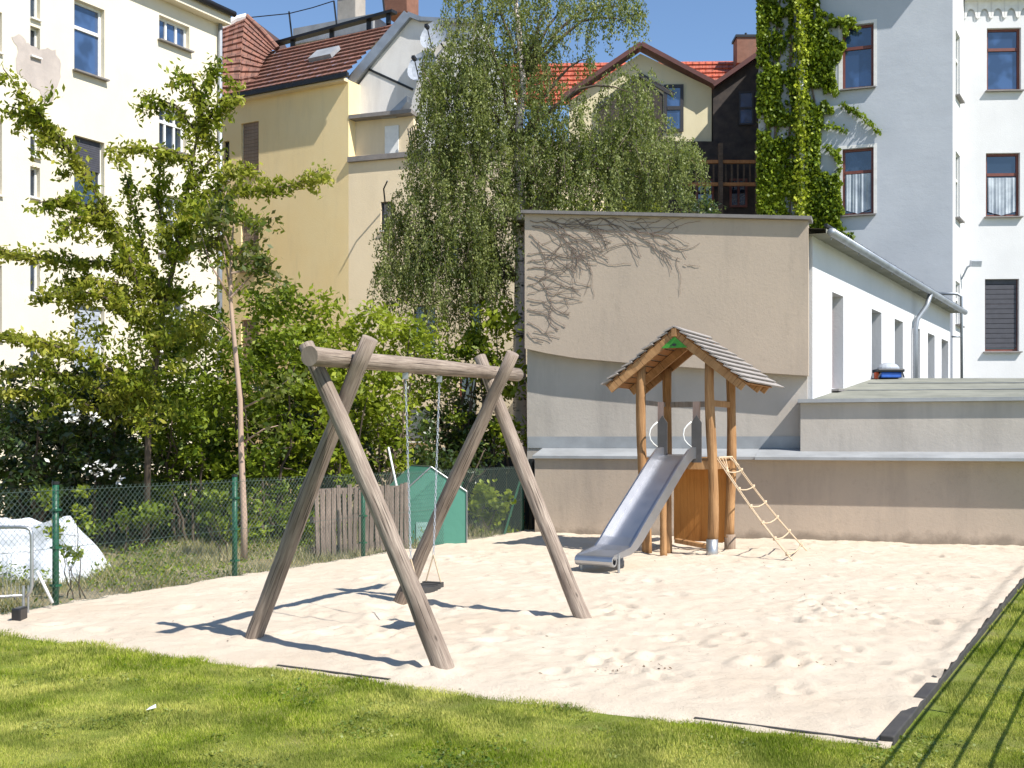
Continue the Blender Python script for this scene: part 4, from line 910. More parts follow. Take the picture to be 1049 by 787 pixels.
# rolled lip
e = pp[-1]; pr = e
arc = [e+dv*(.07*math.sin(t*math.pi/6))+V(0, 0, -.07+.07*math.cos(t*math.pi/6)) for t in range(11)]
for a, b in zip(arc, arc[1:]): bed.face([a-sv*wS*1.12, a+sv*wS*1.12, b+sv*wS*1.12, b-sv*wS*1.12])
bed.build('slide_bed', M['steel'], SLd, smooth=False)
for sg in (-1, 1):
    m = MB(); hgt = [.1, .13, .16, .17, .16, .12, .05, .01]
    ps = [p+sv*sg*wS for p in pp]
    for i in range(len(ps)-1):
        for o1, o2 in ((0, .028),):
            a, b = ps[i], ps[i+1]; s = sv*sg*.028
            q = [a-V(0, 0, .05), b-V(0, 0, .05), b+V(0, 0, hgt[i+1]), a+V(0, 0, hgt[i])]
            m.face(q); m.face([x+s for x in q][::-1]); m.face([q[3], q[2], q[2]+s, q[3]+s]); m.face([q[1], q[0], q[0]+s, q[1]+s])
            if i == len(ps)-2: m.face([q[2], q[1], q[1]+s, q[2]+s])
    m.build('side_rail', M['steel'], SLd)
    m = MB(); c = e+V(0, 0, -.07)+sv*sg*wS*1.12
    for t in range(12): a1, a2 = t*math.pi/6, (t+1)*math.pi/6; m.face([c+dv*.07*math.sin(a)+V(0, 0, .07*math.cos(a)) for a in (a1, a2)]+[c+dv*.045*math.sin(a2)+V(0, 0, .045*math.cos(a2)), c+dv*.045*math.sin(a1)+V(0, 0, .045*math.cos(a1))])
    m.build('lip_ring', M['galv'], SLd)
    m = MB(); f = e-dv*.12+sv*sg*(wS+.03); m.tube([V(f.x, f.y, -.1), V(f.x, f.y, e.z+.02)], .018, 8); m.build('leg', M['galv'], SLd)
    # dark pointed side board with a bent white grab handle
    c = V(top.x, top.y, 0)+sv*sg*(wS+.03)-dv*.05
    m = MB(); w_ = .075; ang = dv
    prf = [(-w_, 1.45), (w_, 1.45), (w_, 2.05), (0, 2.16), (-w_, 2.05)]
    a = [c+Fd*u+V(0, 0, z) for u, z in prf]; m.face([p-Bd*.012 for p in a]); m.face([p+Bd*.012 for p in a][::-1])
    for i in range(5): j = (i+1) % 5; m.face([a[j]-Bd*.012, a[i]-Bd*.012, a[i]+Bd*.012, a[j]+Bd*.012])
    m.build('head_board', M['hpl'], SLd)
    m = MB(); hc = c-Fd*.07-Bd*.03; m.tube([hc+V(0, 0, 1.68)]+[hc-Fd*.10*math.sin(t*math.pi/6)-Bd*.08*math.sin(t*math.pi/6)+V(0, 0, 1.87-.16*math.cos(t*math.pi/6)) for t in range(1, 6)]+[hc+V(0, 0, 2.06)], .012, 8); m.build('grab_handle', M['whiteframe'], SLd, smooth=True)

# rope ladder
RLd = empty('rope_ladder', (4.1, 17.3, 0), 'pale rope ladder with wooden rungs sloping from the tower platform to the sand', 'rope ladder')
ta, tb_ = fr.lerp(br, .12)+V(.06, 0, pz+.02), fr.lerp(br, .9)+V(.06, 0, pz+.02); ga, gb_ = G(815, 578), G(829, 567)
ra = MB(); rbm = MB()
def sagp(a, b, t, s=.06): p = a.lerp(b, t); p.z -= s*math.sin(math.pi*t); return p
for (a, b, nm) in ((ta, ga, 0), (tb_, gb_, 1)):
    m = MB(); m.tube([sagp(a, b, i/12) for i in range(13)], .010, 6); m.build('side_rope', M['rope'], RLd, smooth=True)
    m = MB(); m.tube([sagp(a, b, i/12)+V(-.04, -.07, .0)*(1-i/14) for i in range(13)], .008, 6); m.build('side_rope', M['rope'], RLd, smooth=True)
for k in range(6):
    t = .12+k*.155; a, b = sagp(ta, ga, t), sagp(tb_, gb_, t); m = MB(); m.tube(bent(a-(b-a)*.03, b+(b-a)*.05, 4, .0, .06), .011, 8)
    rg_ = m.build('rung', M['rope'], RLd, smooth=True)
    for q in (a, b): m = MB(); m.tube([q+V(0, 0, -.03), q+V(0, 0, .03)], .026, 8); m.build('knot', M['rope'], rg_, smooth=True)
m = MB()
for k in range(5): a = ta.lerp(tb_, k/4); m.tube([a, a.lerp(ta.lerp(ga, .13), .9) if k < 3 else a.lerp(tb_.lerp(gb_, .1), .9)], .009, 5)
m.tube([ta, tb_], .018, 6); m.build('top_lashing', M['rope'], RLd)

# ================================================================== FENCE, things behind it
fe = empty('wire_fence', (-2.2, 16.9, 0), 'green chain link wire fence with green posts along the left side of the sand', 'fence')
FF = Fac(FP, FD)
posts = [FF.uz(x, 560)[0] for x in (57, 240.5, 372, 471.5, 535)]; posts = [posts[0]-2.9]+posts
FH = 1.30
for i, u in enumerate(posts):
    m = MB(); c = FF.w(u, 0); m.tube([c+V(0, 0, -.1), c+V(0, 0, FH+.02)], .034, 10); p_ = m.build('post', M['greenpost'], fe, smooth=True)
    m = MB(); m.tube([c+V(0, 0, FH+.02), c+V(0, 0, FH+.05)], .038, 10); m.build('post_cap', M['darkmetal'], p_)
    for z in (.25, .65, 1.05): m = MB(); m.box(c+V(0, 0, z), V(*FF.u, 0)*.04, V(*FF.n, 0)*.045, V(0, 0, .012)); m.build('clip', M['greenpost'], p_)
m = MB(); c = FF.w(posts[-1], 0); m.tube([c+V(0, 0, 1.15), c-V(*FF.u, 0)*.75+V(0, 0, 0)], .022, 8); m.build('brace', M['greenpost'], fe)
for i in range(len(posts)-1):
    u0, u1 = posts[i], posts[i+1]; m = MB(); h = FH-.04; s = .068; k = int((u1-u0+h)/s)+1
    for j in range(k):
        for d in (1, -1):
            # diagonal from bottom, clipped to the bay
            if d == 1: a = u0-h+j*s; za, zb = .03, .03+h; ua, ub = a, a+h
            else: a = u0+j*s; za, zb = .03, .03+h; ua, ub = a, a-h
            def clip(ua, za, ub, zb):
                for lim, sgn in ((u0, 1), (u1, -1)):
                    fa, fb = (ua-lim)*sgn, (ub-lim)*sgn
                    if fa < 0 and fb < 0: return None
                    if fa < 0: t = fa/(fa-fb); ua, za = ua+(ub-ua)*t, za+(zb-za)*t
                    elif fb < 0: t = fa/(fa-fb); ub, zb = ua+(ub-ua)*t, za+(zb-za)*t
                return ua, za, ub, zb
            q = clip(ua, za, ub, zb)
            if q: m.tube([FF.w(q[0], q[1], .036+.003*d), FF.w(q[2], q[3], .036+.003*d)], .0019, 3, caps=False)
    for z in (.05, .65, h): m.tube([FF.w(u0, z, .04), FF.w((u0+u1)/2, z-.006, .04), FF.w(u1, z, .04)], .0025, 4)
    m.build('wire_mesh', M['wire'], fe)

# far end: end post of dark steel by the wall corner, dark screen panels
m = MB(); m.tube([G(545, 545)+V(0, 0, -.1), G(545, 545)+V(0, 0, 1.42)], .06, 8); o = m.build('end_post', M['black'], None, G(545, 545)); tag(o, 'thick black end post between the wire fence and the ledge wall', 'post')
sc = empty('screen_fence', P(490, 540, 24), 'dark board screen standing behind the far end of the wire fence', 'fence')
for i in range(7):
    a = V(-1.9+i*.36, 22.7-i*.02, 0); m = MB(); m.box(a+V(.17, 0, .72), V(.172, 0, 0), V(0, .015, 0), V(0, 0, .72)); m.build('board', M['screen'], sc)
for zz in (.3, 1.2): m = MB(); m.beam(V(-1.95, 22.6, zz), V(.6, 22.6, zz), .05, .06); m.build('crossbar', M['screen'], sc)

# pallet screen
pl = empty('pallet_fence', G(368, 574), 'weathered wooden pallets stood upright as a screen behind the wire fence', 'pallet fence')
random.seed(8)
pa, pb = V(-3.02, 17.0, 0), V(-1.72, 18.45, 0); pd = (pb-pa).normalized(); pn = V(pd.y, -pd.x, 0)
for half in range(2):
    qa = pa.lerp(pb, half*.5); qb = pa.lerp(pb, .5+half*.5-.01); gm = MB(); L = (qb-qa).length; n = 9
    for i in range(n):
        c = qa+pd*(L*(i+.5)/n); w_ = L/n*random.uniform(.30, .46); hh = random.uniform(.98, 1.08)
        gm.box(c+V(0, 0, hh/2+.03)+pn*.06, pd*w_, pn*.011, V(random.uniform(-.015, .015), 0, hh/2))
    gm.build('upright_boards', M['pallet'], pl)
    for z in (.12, .58, 1.0): m = MB(); m.beam(qa+V(0, 0, z), qb+V(0, 0, z), .1, .09); m.build('crossbar', M['pallet'], pl)
# green film shed
gs = empty('film_greenhouse', G(420, 566), 'small greenhouse tent of translucent green film with a peaked top, behind the fence', 'greenhouse')
a0 = V(-1.78, 18.75, 0); wv = V(1.02, .22, 0); dv2 = V(-.42, 1.0, 0)
prf = [(0, 0), (1, 0), (1, .92), (.42, 1.34), (0, .95)]
fr_ = [a0+wv*u+V(0, 0, z) for u, z in prf]; bk_ = [p+dv2 for p in fr_]
m = MB(); m.face(fr_); m.face(bk_[::-1])
for i in (1, 2, 3, 4): j = (i+1) % 5; m.face([fr_[j], fr_[i], bk_[i], bk_[j]])
m.build('film_cover', M['film'], gs)
m = MB()
for i in range(5): j = (i+1) % 5; m.tube([fr_[i]-V(0, .015, 0), fr_[j]-V(0, .015, 0)], .012, 6); 
for i in (2, 3, 4): m.tube([fr_[i], bk_[i]], .012, 6)
m.build('frame', M['galv'], gs)
m = MB(); q0 = a0+wv*.18-V(0, .02, 0); m.face([q0, q0+wv*.25, q0+wv*.25+V(0, 0, .42), q0+V(0, 0, .42)]); m.build('door_flap', plain('pale_film', (.25, .42, .38), .5), gs)
m = MB(); m.tube([G(404, 572)+V(-.06, 1.2, .9), P(398, 459, 19.5)], .02, 8); o = m.build('pole', M['whiteframe'], None, P(404, 500, 19.5)); tag(o, 'thin white pole leaning up beside the green film greenhouse', 'pole')

# white tarp pile
tp = MB(); random.seed(4); gx, gy = 60, 26; o0 = V(-7.9, 13.2, 0)
grid = []
for j in range(gy+1):
    row = []
    for i in range(gx+1):
        s, t = i/gx, j/gy; x = -8.4+3.15*s; y = 14.0+1.3*t
        env = min(1, (1-s)*5.5)*min(1, t*3.2)*min(1, (1-t)*4+.0)
        hgt = (.80+.55*max(0, 1-s*2.2)+.1*math.sin(s*7))*min(1, env) if True else 0
        z = max(-.02, hgt*(1+.16*mnoise.noise((s*6, t*5, 1)))+.07*mnoise.noise((s*17, t*13, 3)))
        row.append(V(x+.05*mnoise.noise((s*9, t*9, 5)), y+.12*mnoise.noise((s*8, t*8, 8))-.1*z, z))
    grid.append(row)
for j in range(gy):
    for i in range(gx): tp.face([grid[j][i], grid[j][i+1], grid[j+1][i+1], grid[j+1][i]])
o = tp.build('tarpaulin', M['tarp'], None, (-6.8, 14.3, 0)); tag(o, 'crumpled white tarpaulin over a heap behind the fence at the left edge', 'tarpaulin')
wd = o.modifiers.new('w', 'WELD'); wd.merge_threshold = .001
# galvanised barrier
gbk = empty('metal_barrier', G(15, 628), 'galvanised tube barrier with rounded corner and black foot by the left fence post', 'barrier')
bd = V(*FD, 0); d0 = G(30, 627)
def bpx(x, y, D=11.45): return P(x, y, D)
m = MB(); m.tube([bpx(-80, 541), bpx(20, 540), bpx(27, 540.5), bpx(31, 543), bpx(32.5, 549), bpx(32.5, 600), bpx(31, 606), bpx(27, 612)], .018, 10); m.build('top_tube', M['galv'], gbk, smooth=True)
m = MB(); m.tube([bpx(-80, 616), bpx(24, 610)], .016, 8); m.tube([bpx(-80, 568), bpx(32, 566)], .004, 5)
m.build('lower_tube', M['galv'], gbk, smooth=True)
m = MB()
for i in range(22): x = -60+i*4.2; m.tube([bpx(x, 568 if x < 14 else 600), bpx(x, 614)], .0035, 4)
m.build('bars', M['galv'], gbk)
m = MB(); m.tube([bpx(24, 600), bpx(24, 630)], .016, 8); m.tube([bpx(29, 600), bpx(29, 628)], .01, 8); m.build('upright', M['galv'], gbk)
m = MB(); m.box(G(20, 630, .075), V(.045, 0, 0), V(0, .09, 0), V(0, 0, .075)); m.build('foot', M['black'], gbk, bevel=.015)
m = MB(); m.tube([bpx(38, 585, 11.7), bpx(54, 618, 11.7)], .017, 8); m.build('brace', M['whiteframe'], gbk, smooth=True)

# post-and-rail fence beyond the right of the picture: its shadow falls on the lawn
rfn = empty('rail_fence', (3.4, 5.7, 0), 'dark rail fence beside the lawn at the right, casting striped shadows', 'fence')
n0 = V(.8736, -.4866, 0); base = V(1.99, 6.17, 0)+n0*1.03
for z in (1.18, .98, .78, .58, .38, .18):
    m = MB(); m.tube([base-V(*E1, 0)*2.1+V(0, 0, z), base+V(*E1, 0)*12+V(0, 0, z)], .0105, 8); m.build('rail', M['darkmetal'], rfn)
for s in (-1.3, 1.33, 3.72, 6.2, 8.6):
    p = base+V(*E1, 0)*s; m = MB(); m.tube([p, p+V(0, 0, 1.2)], .014, 8); m.build('post', M['darkmetal'], rfn)
# fallen leaves and twig bits caught in the sand
r_ = np.random.default_rng(77); q_ = []
for (x, y, sx, n) in ((632, 690, 12, 34), (675, 692, 8, 24), (850, 620, 16, 26), (870, 640, 12, 18), (835, 688, 9, 22), (645, 632, 8, 12), (700, 650, 60, 40), (860, 600, 70, 50), (600, 640, 120, 40), (300, 640, 90, 20), (770, 575, 50, 30), (950, 620, 30, 14)):
    for _ in range(n): p = G(x+r_.normal()*sx, y+r_.normal()*sx*.32); q_.append((p.x, p.y, .045+r_.uniform(0, .012)))
o = leaf_mesh('fallen_leaves', [p for p in q_ if (Vector(p[:2])-C0).dot(E1) > .2 and (Vector(p[:2])-C0).dot(E2) > .2], .03, plain('dry_leaf', (.14, .09, .05), .9), aspect=.45, up=1.5, seed=5); tag(o, 'small dry brown leaves and twig bits scattered on the sand', 'leaves', kind='stuff')
pc = []; r_ = np.random.default_rng(14); xy_, sc_ = lawn_region(r_, 26000)
pc = [(q[0], q[1], r_.uniform(.008, .03)) for q in xy_ if mnoise.noise((q[0]*1.6, q[1]*1.6, 21))+.5*mnoise.noise((q[0]*6, q[1]*6, 3)) > .22]
o = leaf_mesh('clover', pc, .022, leafmat('clover_leaves', [(.06, .12, .012), (.12, .2, .02), (.3, .3, .08)], .25), aspect=.9, up=1.2, seed=6); tag(o, 'small clover leaves growing in patches through the lawn', 'clover', kind='stuff')
# scraps
m = MB(); c = G(155, 727, .03); m.face([c+V(-.03, -.02, 0), c+V(.035, -.01, .015), c+V(.02, .03, .03), c+V(-.02, .02, .01)]); o = m.build('paper_scrap', M['whiteframe'], None, c); tag(o, 'tiny white scrap of paper lying on the lawn', 'litter')

# ================================================================== TREES AND SHRUBS
def A(x, y, D): return np.array(P(x, y, D))
def E(x, y, D, rx, rz, ry=None): # ellipsoid from picture size
    s = D/F; return (A(x, y, D), (rx*s, (ry if ry else (rx+rz)*.5*s), rz*s))
# left tree: long leafy limbs over a dense body
def left_tree():
    random.seed(12); D = 17.5; base = V((150-CX)/F*D, D, 0)
    root = empty('broadleaf_tree', base, 'tall light green tree at the left with long wispy limbs against the cream block', 'tree')
    L = [  # (pixel x, y, depth)
     [(150, 560, 17.5), (152, 430, 17.5), (165, 330, 17.6), (185, 240, 17.5), (200, 150, 17.4), (217, 66, 17.3)],
     [(160, 360, 17.5), (135, 270, 17.1), (108, 215, 16.8), (68, 148, 16.4), (34, 110, 16.2), (3, 70, 16)],
     [(125, 250, 17), (95, 212, 16.7), (60, 204, 16.4), (38, 208, 16.3)], [(108, 215, 16.8), (75, 225, 16.4), (64, 239, 16.3)], [(88, 180, 16.6), (40, 118, 16.4), (6, 108, 16.2)],
     [(170, 300, 17.6), (110, 268, 17.2), (60, 268, 16.9), (28, 262, 16.7), (-8, 254, 16.5)],
     [(160, 340, 17.5), (100, 300, 17), (60, 300, 16.8), (36, 306, 16.7)], [(120, 290, 17), (75, 285, 17.2), (70, 320, 17.2)],
     [(155, 410, 17.5), (100, 370, 17), (60, 356, 16.8), (22, 345, 16.6), (-8, 342, 16.5)], [(150, 430, 17.4), (80, 385, 17), (40, 380, 16.8), (10, 378, 16.8)], [(120, 430, 17.4), (60, 400, 17), (0, 400, 16.8)],
     [(188, 230, 17.5), (225, 195, 17.6), (260, 196, 17.7), (300, 190, 17.8), (333, 171, 17.9)], [(190, 215, 17.5), (235, 178, 17.8), (258, 170, 17.9)],
     [(203, 140, 17.4), (180, 108, 17.5), (145, 97, 17.5)], [(204, 135, 17.4), (228, 100, 17.3), (248, 100, 17.2)], [(198, 165, 17.4), (168, 152, 17.2), (112, 152, 17)],
     [(195, 190, 17.4), (222, 155, 17.6), (207, 128, 17.7)], [(190, 210, 17.5), (215, 215, 17), (265, 225, 16.8)], [(175, 270, 17.5), (160, 200, 17.9), (168, 150, 18)], [(165, 320, 17.5), (140, 230, 18), (128, 175, 18.2)],
     [(185, 240, 17.5), (230, 250, 17.8), (272, 262, 18)], [(180, 265, 17.5), (205, 240, 16.9), (225, 205, 16.6)], [(207, 110, 17.4), (196, 80, 17.5), (187, 76, 17.6)]]
    W3 = [[P(*q) for q in l] for l in L]; m = MB(); m.tube(W3[0], [.055, .05, .045, .035, .022, .008], 8); m.build('trunk', M['bark'], root, smooth=True)
    for l in W3[1:]: m = MB(); n = len(l); m.tube(l, [.03*(1-.75*i/(n-1)) for i in range(n)], 6); m.build('limb', M['bark'], root, smooth=True)
    pts = limb_pts([[tuple(p) for p in l] for l in W3[1:]], 300, .085, 4)
    sub = []
    r = random.Random(5)   # side twigs
    for l in W3[1:]+[W3[0][3:]]:
        for i in range(len(l)-1):
            for _ in range(2):
                s = l[i].lerp(l[i+1], r.random()); d = V(r.uniform(-1, 1), r.uniform(-.8, .8), r.uniform(-.5, .5)).normalized()*r.uniform(.25, .6); sub.append([tuple(s), tuple(s+d)])
    pts = np.concatenate([pts, limb_pts(sub, 170, .075, 6), limb_pts([[tuple(p) for p in W3[0][3:]]], 300, .085, 8)])
    bl = [E(150, 262, 17.6, 46, 26), E(188, 222, 17.5, 24, 24), E(120, 308, 17.3, 58, 24), E(185, 305, 17.5, 46, 38), E(95, 348, 17.2, 50, 18), E(55, 368, 17.1, 46, 14), E(130, 372, 16.9, 52, 30), E(192, 360, 17.0, 44, 34), E(150, 335, 17.0, 50, 26), E(150, 420, 17.2, 36, 26)]
    p2, _ = clump_pts(bl, 11, 74, .2, 31)
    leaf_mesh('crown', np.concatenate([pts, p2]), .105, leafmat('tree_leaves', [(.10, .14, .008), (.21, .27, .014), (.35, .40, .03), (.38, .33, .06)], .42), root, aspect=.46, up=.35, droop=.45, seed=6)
left_tree()
# slender young tree
def young_tree():
    D = 16.2; random.seed(2); base = G(249, 532+30); base = V((250-CX)/F*D, D, 0)
    root = empty('young_tree', base, 'slender young tree with pale pinkish trunk and bronze tinted leaves behind the fence', 'tree')
    m = MB(); T_ = [P(250, 575, D), P(250, 530, D), P(247, 460, D), P(246, 410, D), P(241, 360, D), P(236, 305, D), P(237, 262, D), P(240, 215, D)]
    m.tube(T_, [.052, .047, .042, .038, .033, .028, .02, .008], 8, .03); m.build('trunk', M['palebark'], root, smooth=True)
    br_ = [[(236, 305), (215, 270), (205, 235)], [(236, 305), (255, 285), (275, 262)], [(238, 270), (260, 240), (282, 222)], [(236, 300), (228, 250), (212, 205)], [(237, 262), (225, 225), (232, 195)], [(246, 420), (275, 405), (300, 385)], [(241, 345), (225, 330), (205, 318)], [(237, 280), (265, 275), (290, 292)], [(247, 455), (270, 440), (285, 436)]]
    W3 = [[P(x, y, D+.25*random.uniform(-1, 1)) for x, y in l] for l in br_]
    for l in W3: m = MB(); m.tube(l, [.018, .012, .005], 5); m.build('limb', M['palebark'], root, smooth=True)
    pts = limb_pts([[tuple(p) for p in l[1:]] for l in W3], 170, .14, 3); p2, _ = clump_pts([E(225, 232, D, 30, 22), E(258, 262, D, 22, 16)], 6, 34, .2, 4)
    leaf_mesh('crown', np.concatenate([pts, p2]), .11, LM['bronze'], root, aspect=.55, up=.3, droop=.2, seed=8)
young_tree()
SG = 'shrubs behind the wire fence'
def sh(name, label, blobs, mat, size, seed, bx, bD, **k): return shrub(name, label, 'shrub', blobs, LM[mat], size, seed, ((bx-CX)/F*bD, bD, 0), group=SG, **k)
sh('dark_shrub', 'dark glossy leaved shrub above the white tarpaulin at the left edge', [E(30, 440, 18, 55, 35, 1.1), E(20, 400, 18, 40, 20, 1), E(40, 490, 18, 50, 28, 1)], 'dark', .13, 1, 35, 18, per=10, lp=60)
sh('dark_shrub', 'dark bushy shrub right of the tarpaulin, pale blossom scattered over it', [E(110, 420, 18.2, 60, 42, 1.2), E(115, 480, 18.4, 60, 45, 1.1), E(90, 390, 18, 45, 24, 1)], 'dark', .12, 2, 105, 18.4, per=10, lp=65)
sh('green_shrub', 'dense mid green shrub directly behind the slender young tree', [E(190, 400, 18.6, 55, 50, 1.2), E(195, 350, 18.5, 45, 35, 1), E(185, 470, 18.8, 55, 50, 1.1)], 'mid', .12, 3, 190, 18.7, per=10, lp=70)
sh('green_shrub', 'tall mid green shrub seen between young tree and the near swing legs', [E(280, 350, 19, 52, 46, 1.2), E(275, 420, 19, 55, 50, 1.2), E(270, 480, 19.2, 50, 36, 1), E(285, 308, 19.2, 30, 18, .7)], 'mid', .12, 4, 275, 19.1, per=10, lp=75)
sh('lime_shrub', 'yellow green shrub under the near end of the swing beam', [E(345, 345, 19.5, 52, 34, 1.1), E(340, 400, 19.4, 50, 45, 1.1), E(345, 460, 19.6, 48, 42, 1)], 'lime', .13, 5, 345, 19.6, per=9, lp=75)
sh('lime_shrub', 'yellow green shrub behind the pallets with drooping bright leaf tips', [E(395, 350, 20.3, 45, 32, 1.1), E(390, 400, 20, 38, 35, 1), E(385, 450, 20.3, 36, 36, 1), E(425, 345, 20.6, 20, 10, .5)], 'lime', .13, 6, 390, 20.3, per=9, lp=70)
sh('dark_shrub', 'dark shaded shrub behind the green film greenhouse', [E(440, 470, 21.5, 50, 34, .9), E(420, 430, 21.6, 28, 18, .7), E(475, 470, 22.2, 40, 26, .7)], 'dark', .11, 7, 445, 21.8, per=9, lp=60)
sh('climbing_shrub', 'bright green climber shrub at the wall edge under the birch', [E(510, 330, 22.6, 22, 28, .7), E(512, 385, 22.6, 24, 36, .7), E(515, 445, 22.7, 22, 35, .7), E(490, 370, 22.9, 14, 30, .5)], 'lime', .14, 8, 512, 22.7, per=13, lp=60)
sh('sapling', 'small bright green sapling between the last two fence posts', [E(495, 505, 21.2, 14, 10, .3), E(488, 520, 21.2, 10, 8, .25), E(512, 512, 21.1, 13, 12, .3), E(500, 530, 21.2, 10, 5, .2)], 'lime', .13, 9, 497, 21.2, per=45, lp=24, cr=.14, stems=3, trunk_r=.015, aspect=.7)
sh('low_shrub', 'low light green shrub at the foot of the climber by the dark screen', [E(518, 548, 21.4, 12, 8, .3)], 'mid', .11, 10, 518, 21.4, per=40, lp=24, cr=.12, stems=2, trunk_r=.01)
sh('leafy_weed', 'tall leafy creeper climbing the wire just right of the first green post', [E(80, 520, 12.9, 9, 26, .12), E(70, 565, 12.7, 14, 20, .15), E(45, 512, 13.2, 12, 14, .15), E(55, 545, 13, 10, 10, .12)], 'lime', .075, 11, 75, 12.9, per=110, lp=16, cr=.09, stems=4, trunk_r=.008, aspect=.7)
sh('low_shrub', 'low yellow green shrub on the weedy ground between the first two fence posts', [E(120, 535, 16.4, 34, 14, .5), E(150, 522, 16.8, 25, 10, .5)], 'mid', .09, 12, 125, 16.5, per=24, lp=36, cr=.16, stems=3, trunk_r=.012)
sh('low_shrub', 'low sparse shrub beside the foot of the slender young tree', [E(215, 515, 17, 22, 16, .5), E(275, 520, 17.3, 26, 22, .5)], 'mid', .09, 13, 235, 17, per=18, lp=34, cr=.17, stems=3, trunk_r=.012)
for k, (x, y, D_, mt, lab) in enumerate(((20, 470, 20.5, 'dark', 'dark shrub in the back row near the left edge, low against the cream wall'), (85, 460, 20.8, 'dark', 'dark shrub in the back row behind the blossom flecked bush'), (150, 455, 21, 'dark', 'dark shrub in the back row behind the trunk of the tall leafy tree'),
        (215, 455, 21, 'mid', 'green shrub in the back row, between the tall tree and slender young tree'), (285, 440, 21.4, 'dark', 'dark shrub in the back row behind the far side of the near swing leg'), (350, 440, 21.8, 'dark', 'dark shrub in the back row above the wooden pallets'), (478, 478, 23.4, 'dark', 'dark shrub in the back row above the dark board screen'))):
    sh('back_shrub', lab, [E(x, y, D_, 46, 50, 1.0), E(x+8, y+45, D_, 46, 36, .9), E(x-10, y-35, D_, 34, 30, .8)], mt, .13, 60+k, x, D_, per=14, lp=66)
sh('lime_shrub', 'light green shrub under the birch, against the beige wall by the chains', [E(450, 400, 23, 40, 40, .9), E(465, 350, 23.3, 36, 22, .8), E(430, 375, 23, 26, 30, .7)], 'mid', .12, 95, 452, 23.2, per=9, lp=55)
sh('dark_shrub', 'dark shrub under the birch left of the bright climber shrub', [E(490, 430, 23.6, 30, 34, .8), E(478, 395, 23.8, 22, 26, .7)], 'dark', .11, 96, 488, 23.7, per=10, lp=55)
for k, (x, y, D_, mt, lab) in enumerate(((30, 500, 19.0, 'dark', 'low dark shrub just behind the tarpaulin heap'), (100, 505, 19.1, 'dark', 'low dark shrub right of the tarpaulin, in front of the taller dark bush'), (165, 505, 19.2, 'dark', 'low dark shrub midway between the first two green fence posts'), (225, 505, 19.2, 'mid', 'low green shrub around the foot of the slender young tree'), (290, 505, 19.3, 'mid', 'low green shrub left of the wooden pallets'))):
    sh('low_dark_shrub' if mt == 'dark' else 'low_shrub', lab, [E(x, y+18, D_, 42, 34, .8), E(x+24, y+28, D_, 34, 24, .7)], mt, .11, 80+k, x, D_, per=20, lp=60, cr=.22)
# blossom on the dark shrub
r_ = np.random.default_rng(5); bp_, _ = clump_pts([E(90, 428, 17.0, 34, 12, .2), E(120, 480, 17.1, 50, 12, .2)], 40, 12, .1, 5)
wl = plain('blossom', (.75, .74, .72), .6); o = leaf_mesh('blossom', bp_, .06, wl, bpy.data.objects['dark_shrub.001'], aspect=.8, seed=9)
# shrubs on the terrace behind the tan wall
for i, (lab, bb, mt, bx) in enumerate((('yellow flowering shrub just above the coping of the tan wall', [E(650, 212, 27, 28, 12, .6)], 'yel', 650), ('green shrub above the coping between birch trunk and yellow shrub', [E(590, 214, 27.5, 34, 14, .7), E(560, 205, 27.5, 20, 18, .6)], 'lime', 590),
        ('dark green shrub above the coping under the slate gable', [E(715, 215, 29, 26, 14, .7)], 'dark', 715))):
    shrub('terrace_shrub', lab, 'shrub', bb, LM[mt], .13, 40+i, ((bx-CX)/F*28, 28, 4.6), per=22, lp=45, cr=.2, stems=3, group='shrubs above the tan wall')
tw = MB(); tw.box(V(4.1, 30.6, 2.2), V(3.0, 0, 0), V(0, 2.9, 0), V(0, 0, 2.38)); o = tw.build('terrace', M['concrete'], hb)

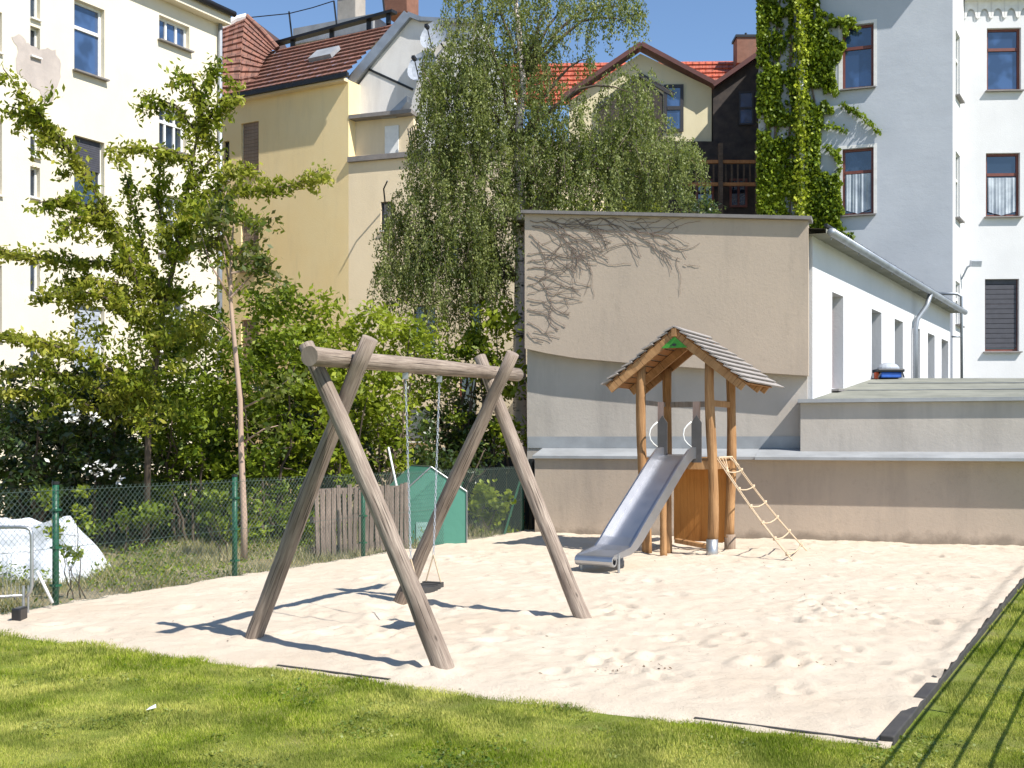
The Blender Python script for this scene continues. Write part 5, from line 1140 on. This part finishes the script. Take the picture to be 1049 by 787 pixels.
# weeping birch
def birch():
    random.seed(31); D = 24; r = np.random.default_rng(33); base = V((533-CX)/F*D, D, 0)
    root = empty('weeping_birch', base, 'large weeping birch with white trunk and hanging foliage beside the tan wall', 'tree')
    m = MB(); TR = [P(534, 545, D), P(533, 450, D), P(532, 360, D), P(533, 290, D), P(534, 230, D), P(530, 150, D), P(536, 80, D), P(528, 0, D), P(522, -50, D)]
    m.tube(TR, [.17, .15, .135, .12, .11, .095, .075, .05, .02], 12, .04); m.build('trunk', M['birch'], root, smooth=True)
    blobs = [(500, 45, 46, 45, 1.2, 110), (470, 105, 38, 42, 1.3, 110), (525, 105, 45, 52, 1.3, 130), (448, 85, 20, 30, .7, 45), (585, 8, 56, 22, 1.2, 120), (636, 8, 24, 16, .6, 45), (648, 25, 9, 10, .3, 16),
             (553, 45, 26, 34, .8, 60), (448, 165, 28, 42, 1.1, 100), (500, 185, 44, 52, 1.4, 170), (425, 235, 34, 34, 1.0, 100), (478, 260, 50, 36, 1.3, 130), (412, 285, 28, 18, .8, 55), (497, 275, 20, 38, .8, 70),
             (560, 150, 28, 34, 1.0, 90), (600, 165, 38, 22, 1.0, 90), (645, 95, 26, 22, .8, 55), (655, 145, 36, 24, .9, 95), (694, 168, 24, 16, .7, 60), (585, 115, 24, 22, .8, 45), (620, 195, 40, 14, .8, 60), (660, 185, 30, 14, .7, 50), (560, 200, 22, 20, .8, 40), (605, 60, 10, 16, .4, 14), (455, 320, 34, 10, .7, 26), (570, -10, 60, 14, 1, 40), (500, -10, 50, 20, 1, 40)]
    C = []; sm = MB(); S = D/F
    for (x, y, rx, ry, dy, n) in blobs:
        c = P(x, y, D+random.uniform(-1, 1)*dy); i = int(np.argmin([abs(t.z-(c.z-1.2)) for t in TR])); i = max(3, min(i, 7)); s = TR[i]
        mid = s.lerp(c, .55)+V(0, 0, .5*abs(c.x-s.x)*.5); q = MB(); pts = [s.lerp(mid, t)+V(random.uniform(-.06, .06), 0, .1*math.sin(t*3.1)) for t in (0, .33, .66, 1)]+[mid.lerp(c, t)+V(0, 0, .12*math.sin(t*3.1)) for t in (.35, .7, 1)]
        q.tube(pts, [.05, .043, .036, .03, .022, .015, .008], 6); q.build('limb', M['bark'], root, smooth=True)
        for _ in range(int(n*(1.6 if x < 540 else (1.35 if y > 130 else .8)))):
            a = r.uniform(0, 6.283); k = math.sqrt(r.uniform(0, 1)); px = x+rx*k*math.cos(a); py = y+ry*k*math.sin(a); d = D+r.normal()*dy*.55
            p = np.array(P(px, py-12, d)); L = r.uniform(.35, 1.35) if y > 40 else r.uniform(.3, 1.1); nl = int(L*78)
            vx, vy = r.normal()*.12, r.normal()*.12; t = np.sort(r.uniform(0, 1, nl)); arch = r.normal(size=2)*.18
            q = np.stack([p[0]+vx*t*L+arch[0]*np.sqrt(t), p[1]+vy*t*L+arch[1]*np.sqrt(t), p[2]+.12*np.sin(t*3)-t*L], -1)+r.normal(size=(nl, 3))*.035
            C.append(q)
            if r.uniform() < .22: sm.tube([tuple(q[0]), tuple(q[len(q)//2]), tuple(q[-1])], [.006, .004, .002], 3, caps=False)
    tag(sm.build('hanging_twigs', M['vine'], root), kind='stuff')
    C = np.concatenate(C); dr = np.tile(np.array([0, 0, -1.0]), (len(C), 1))
    leaf_mesh('crown', C, .066, LM['birch'], root, aspect=.5, up=.0, dirs=dr, seed=12)
birch()
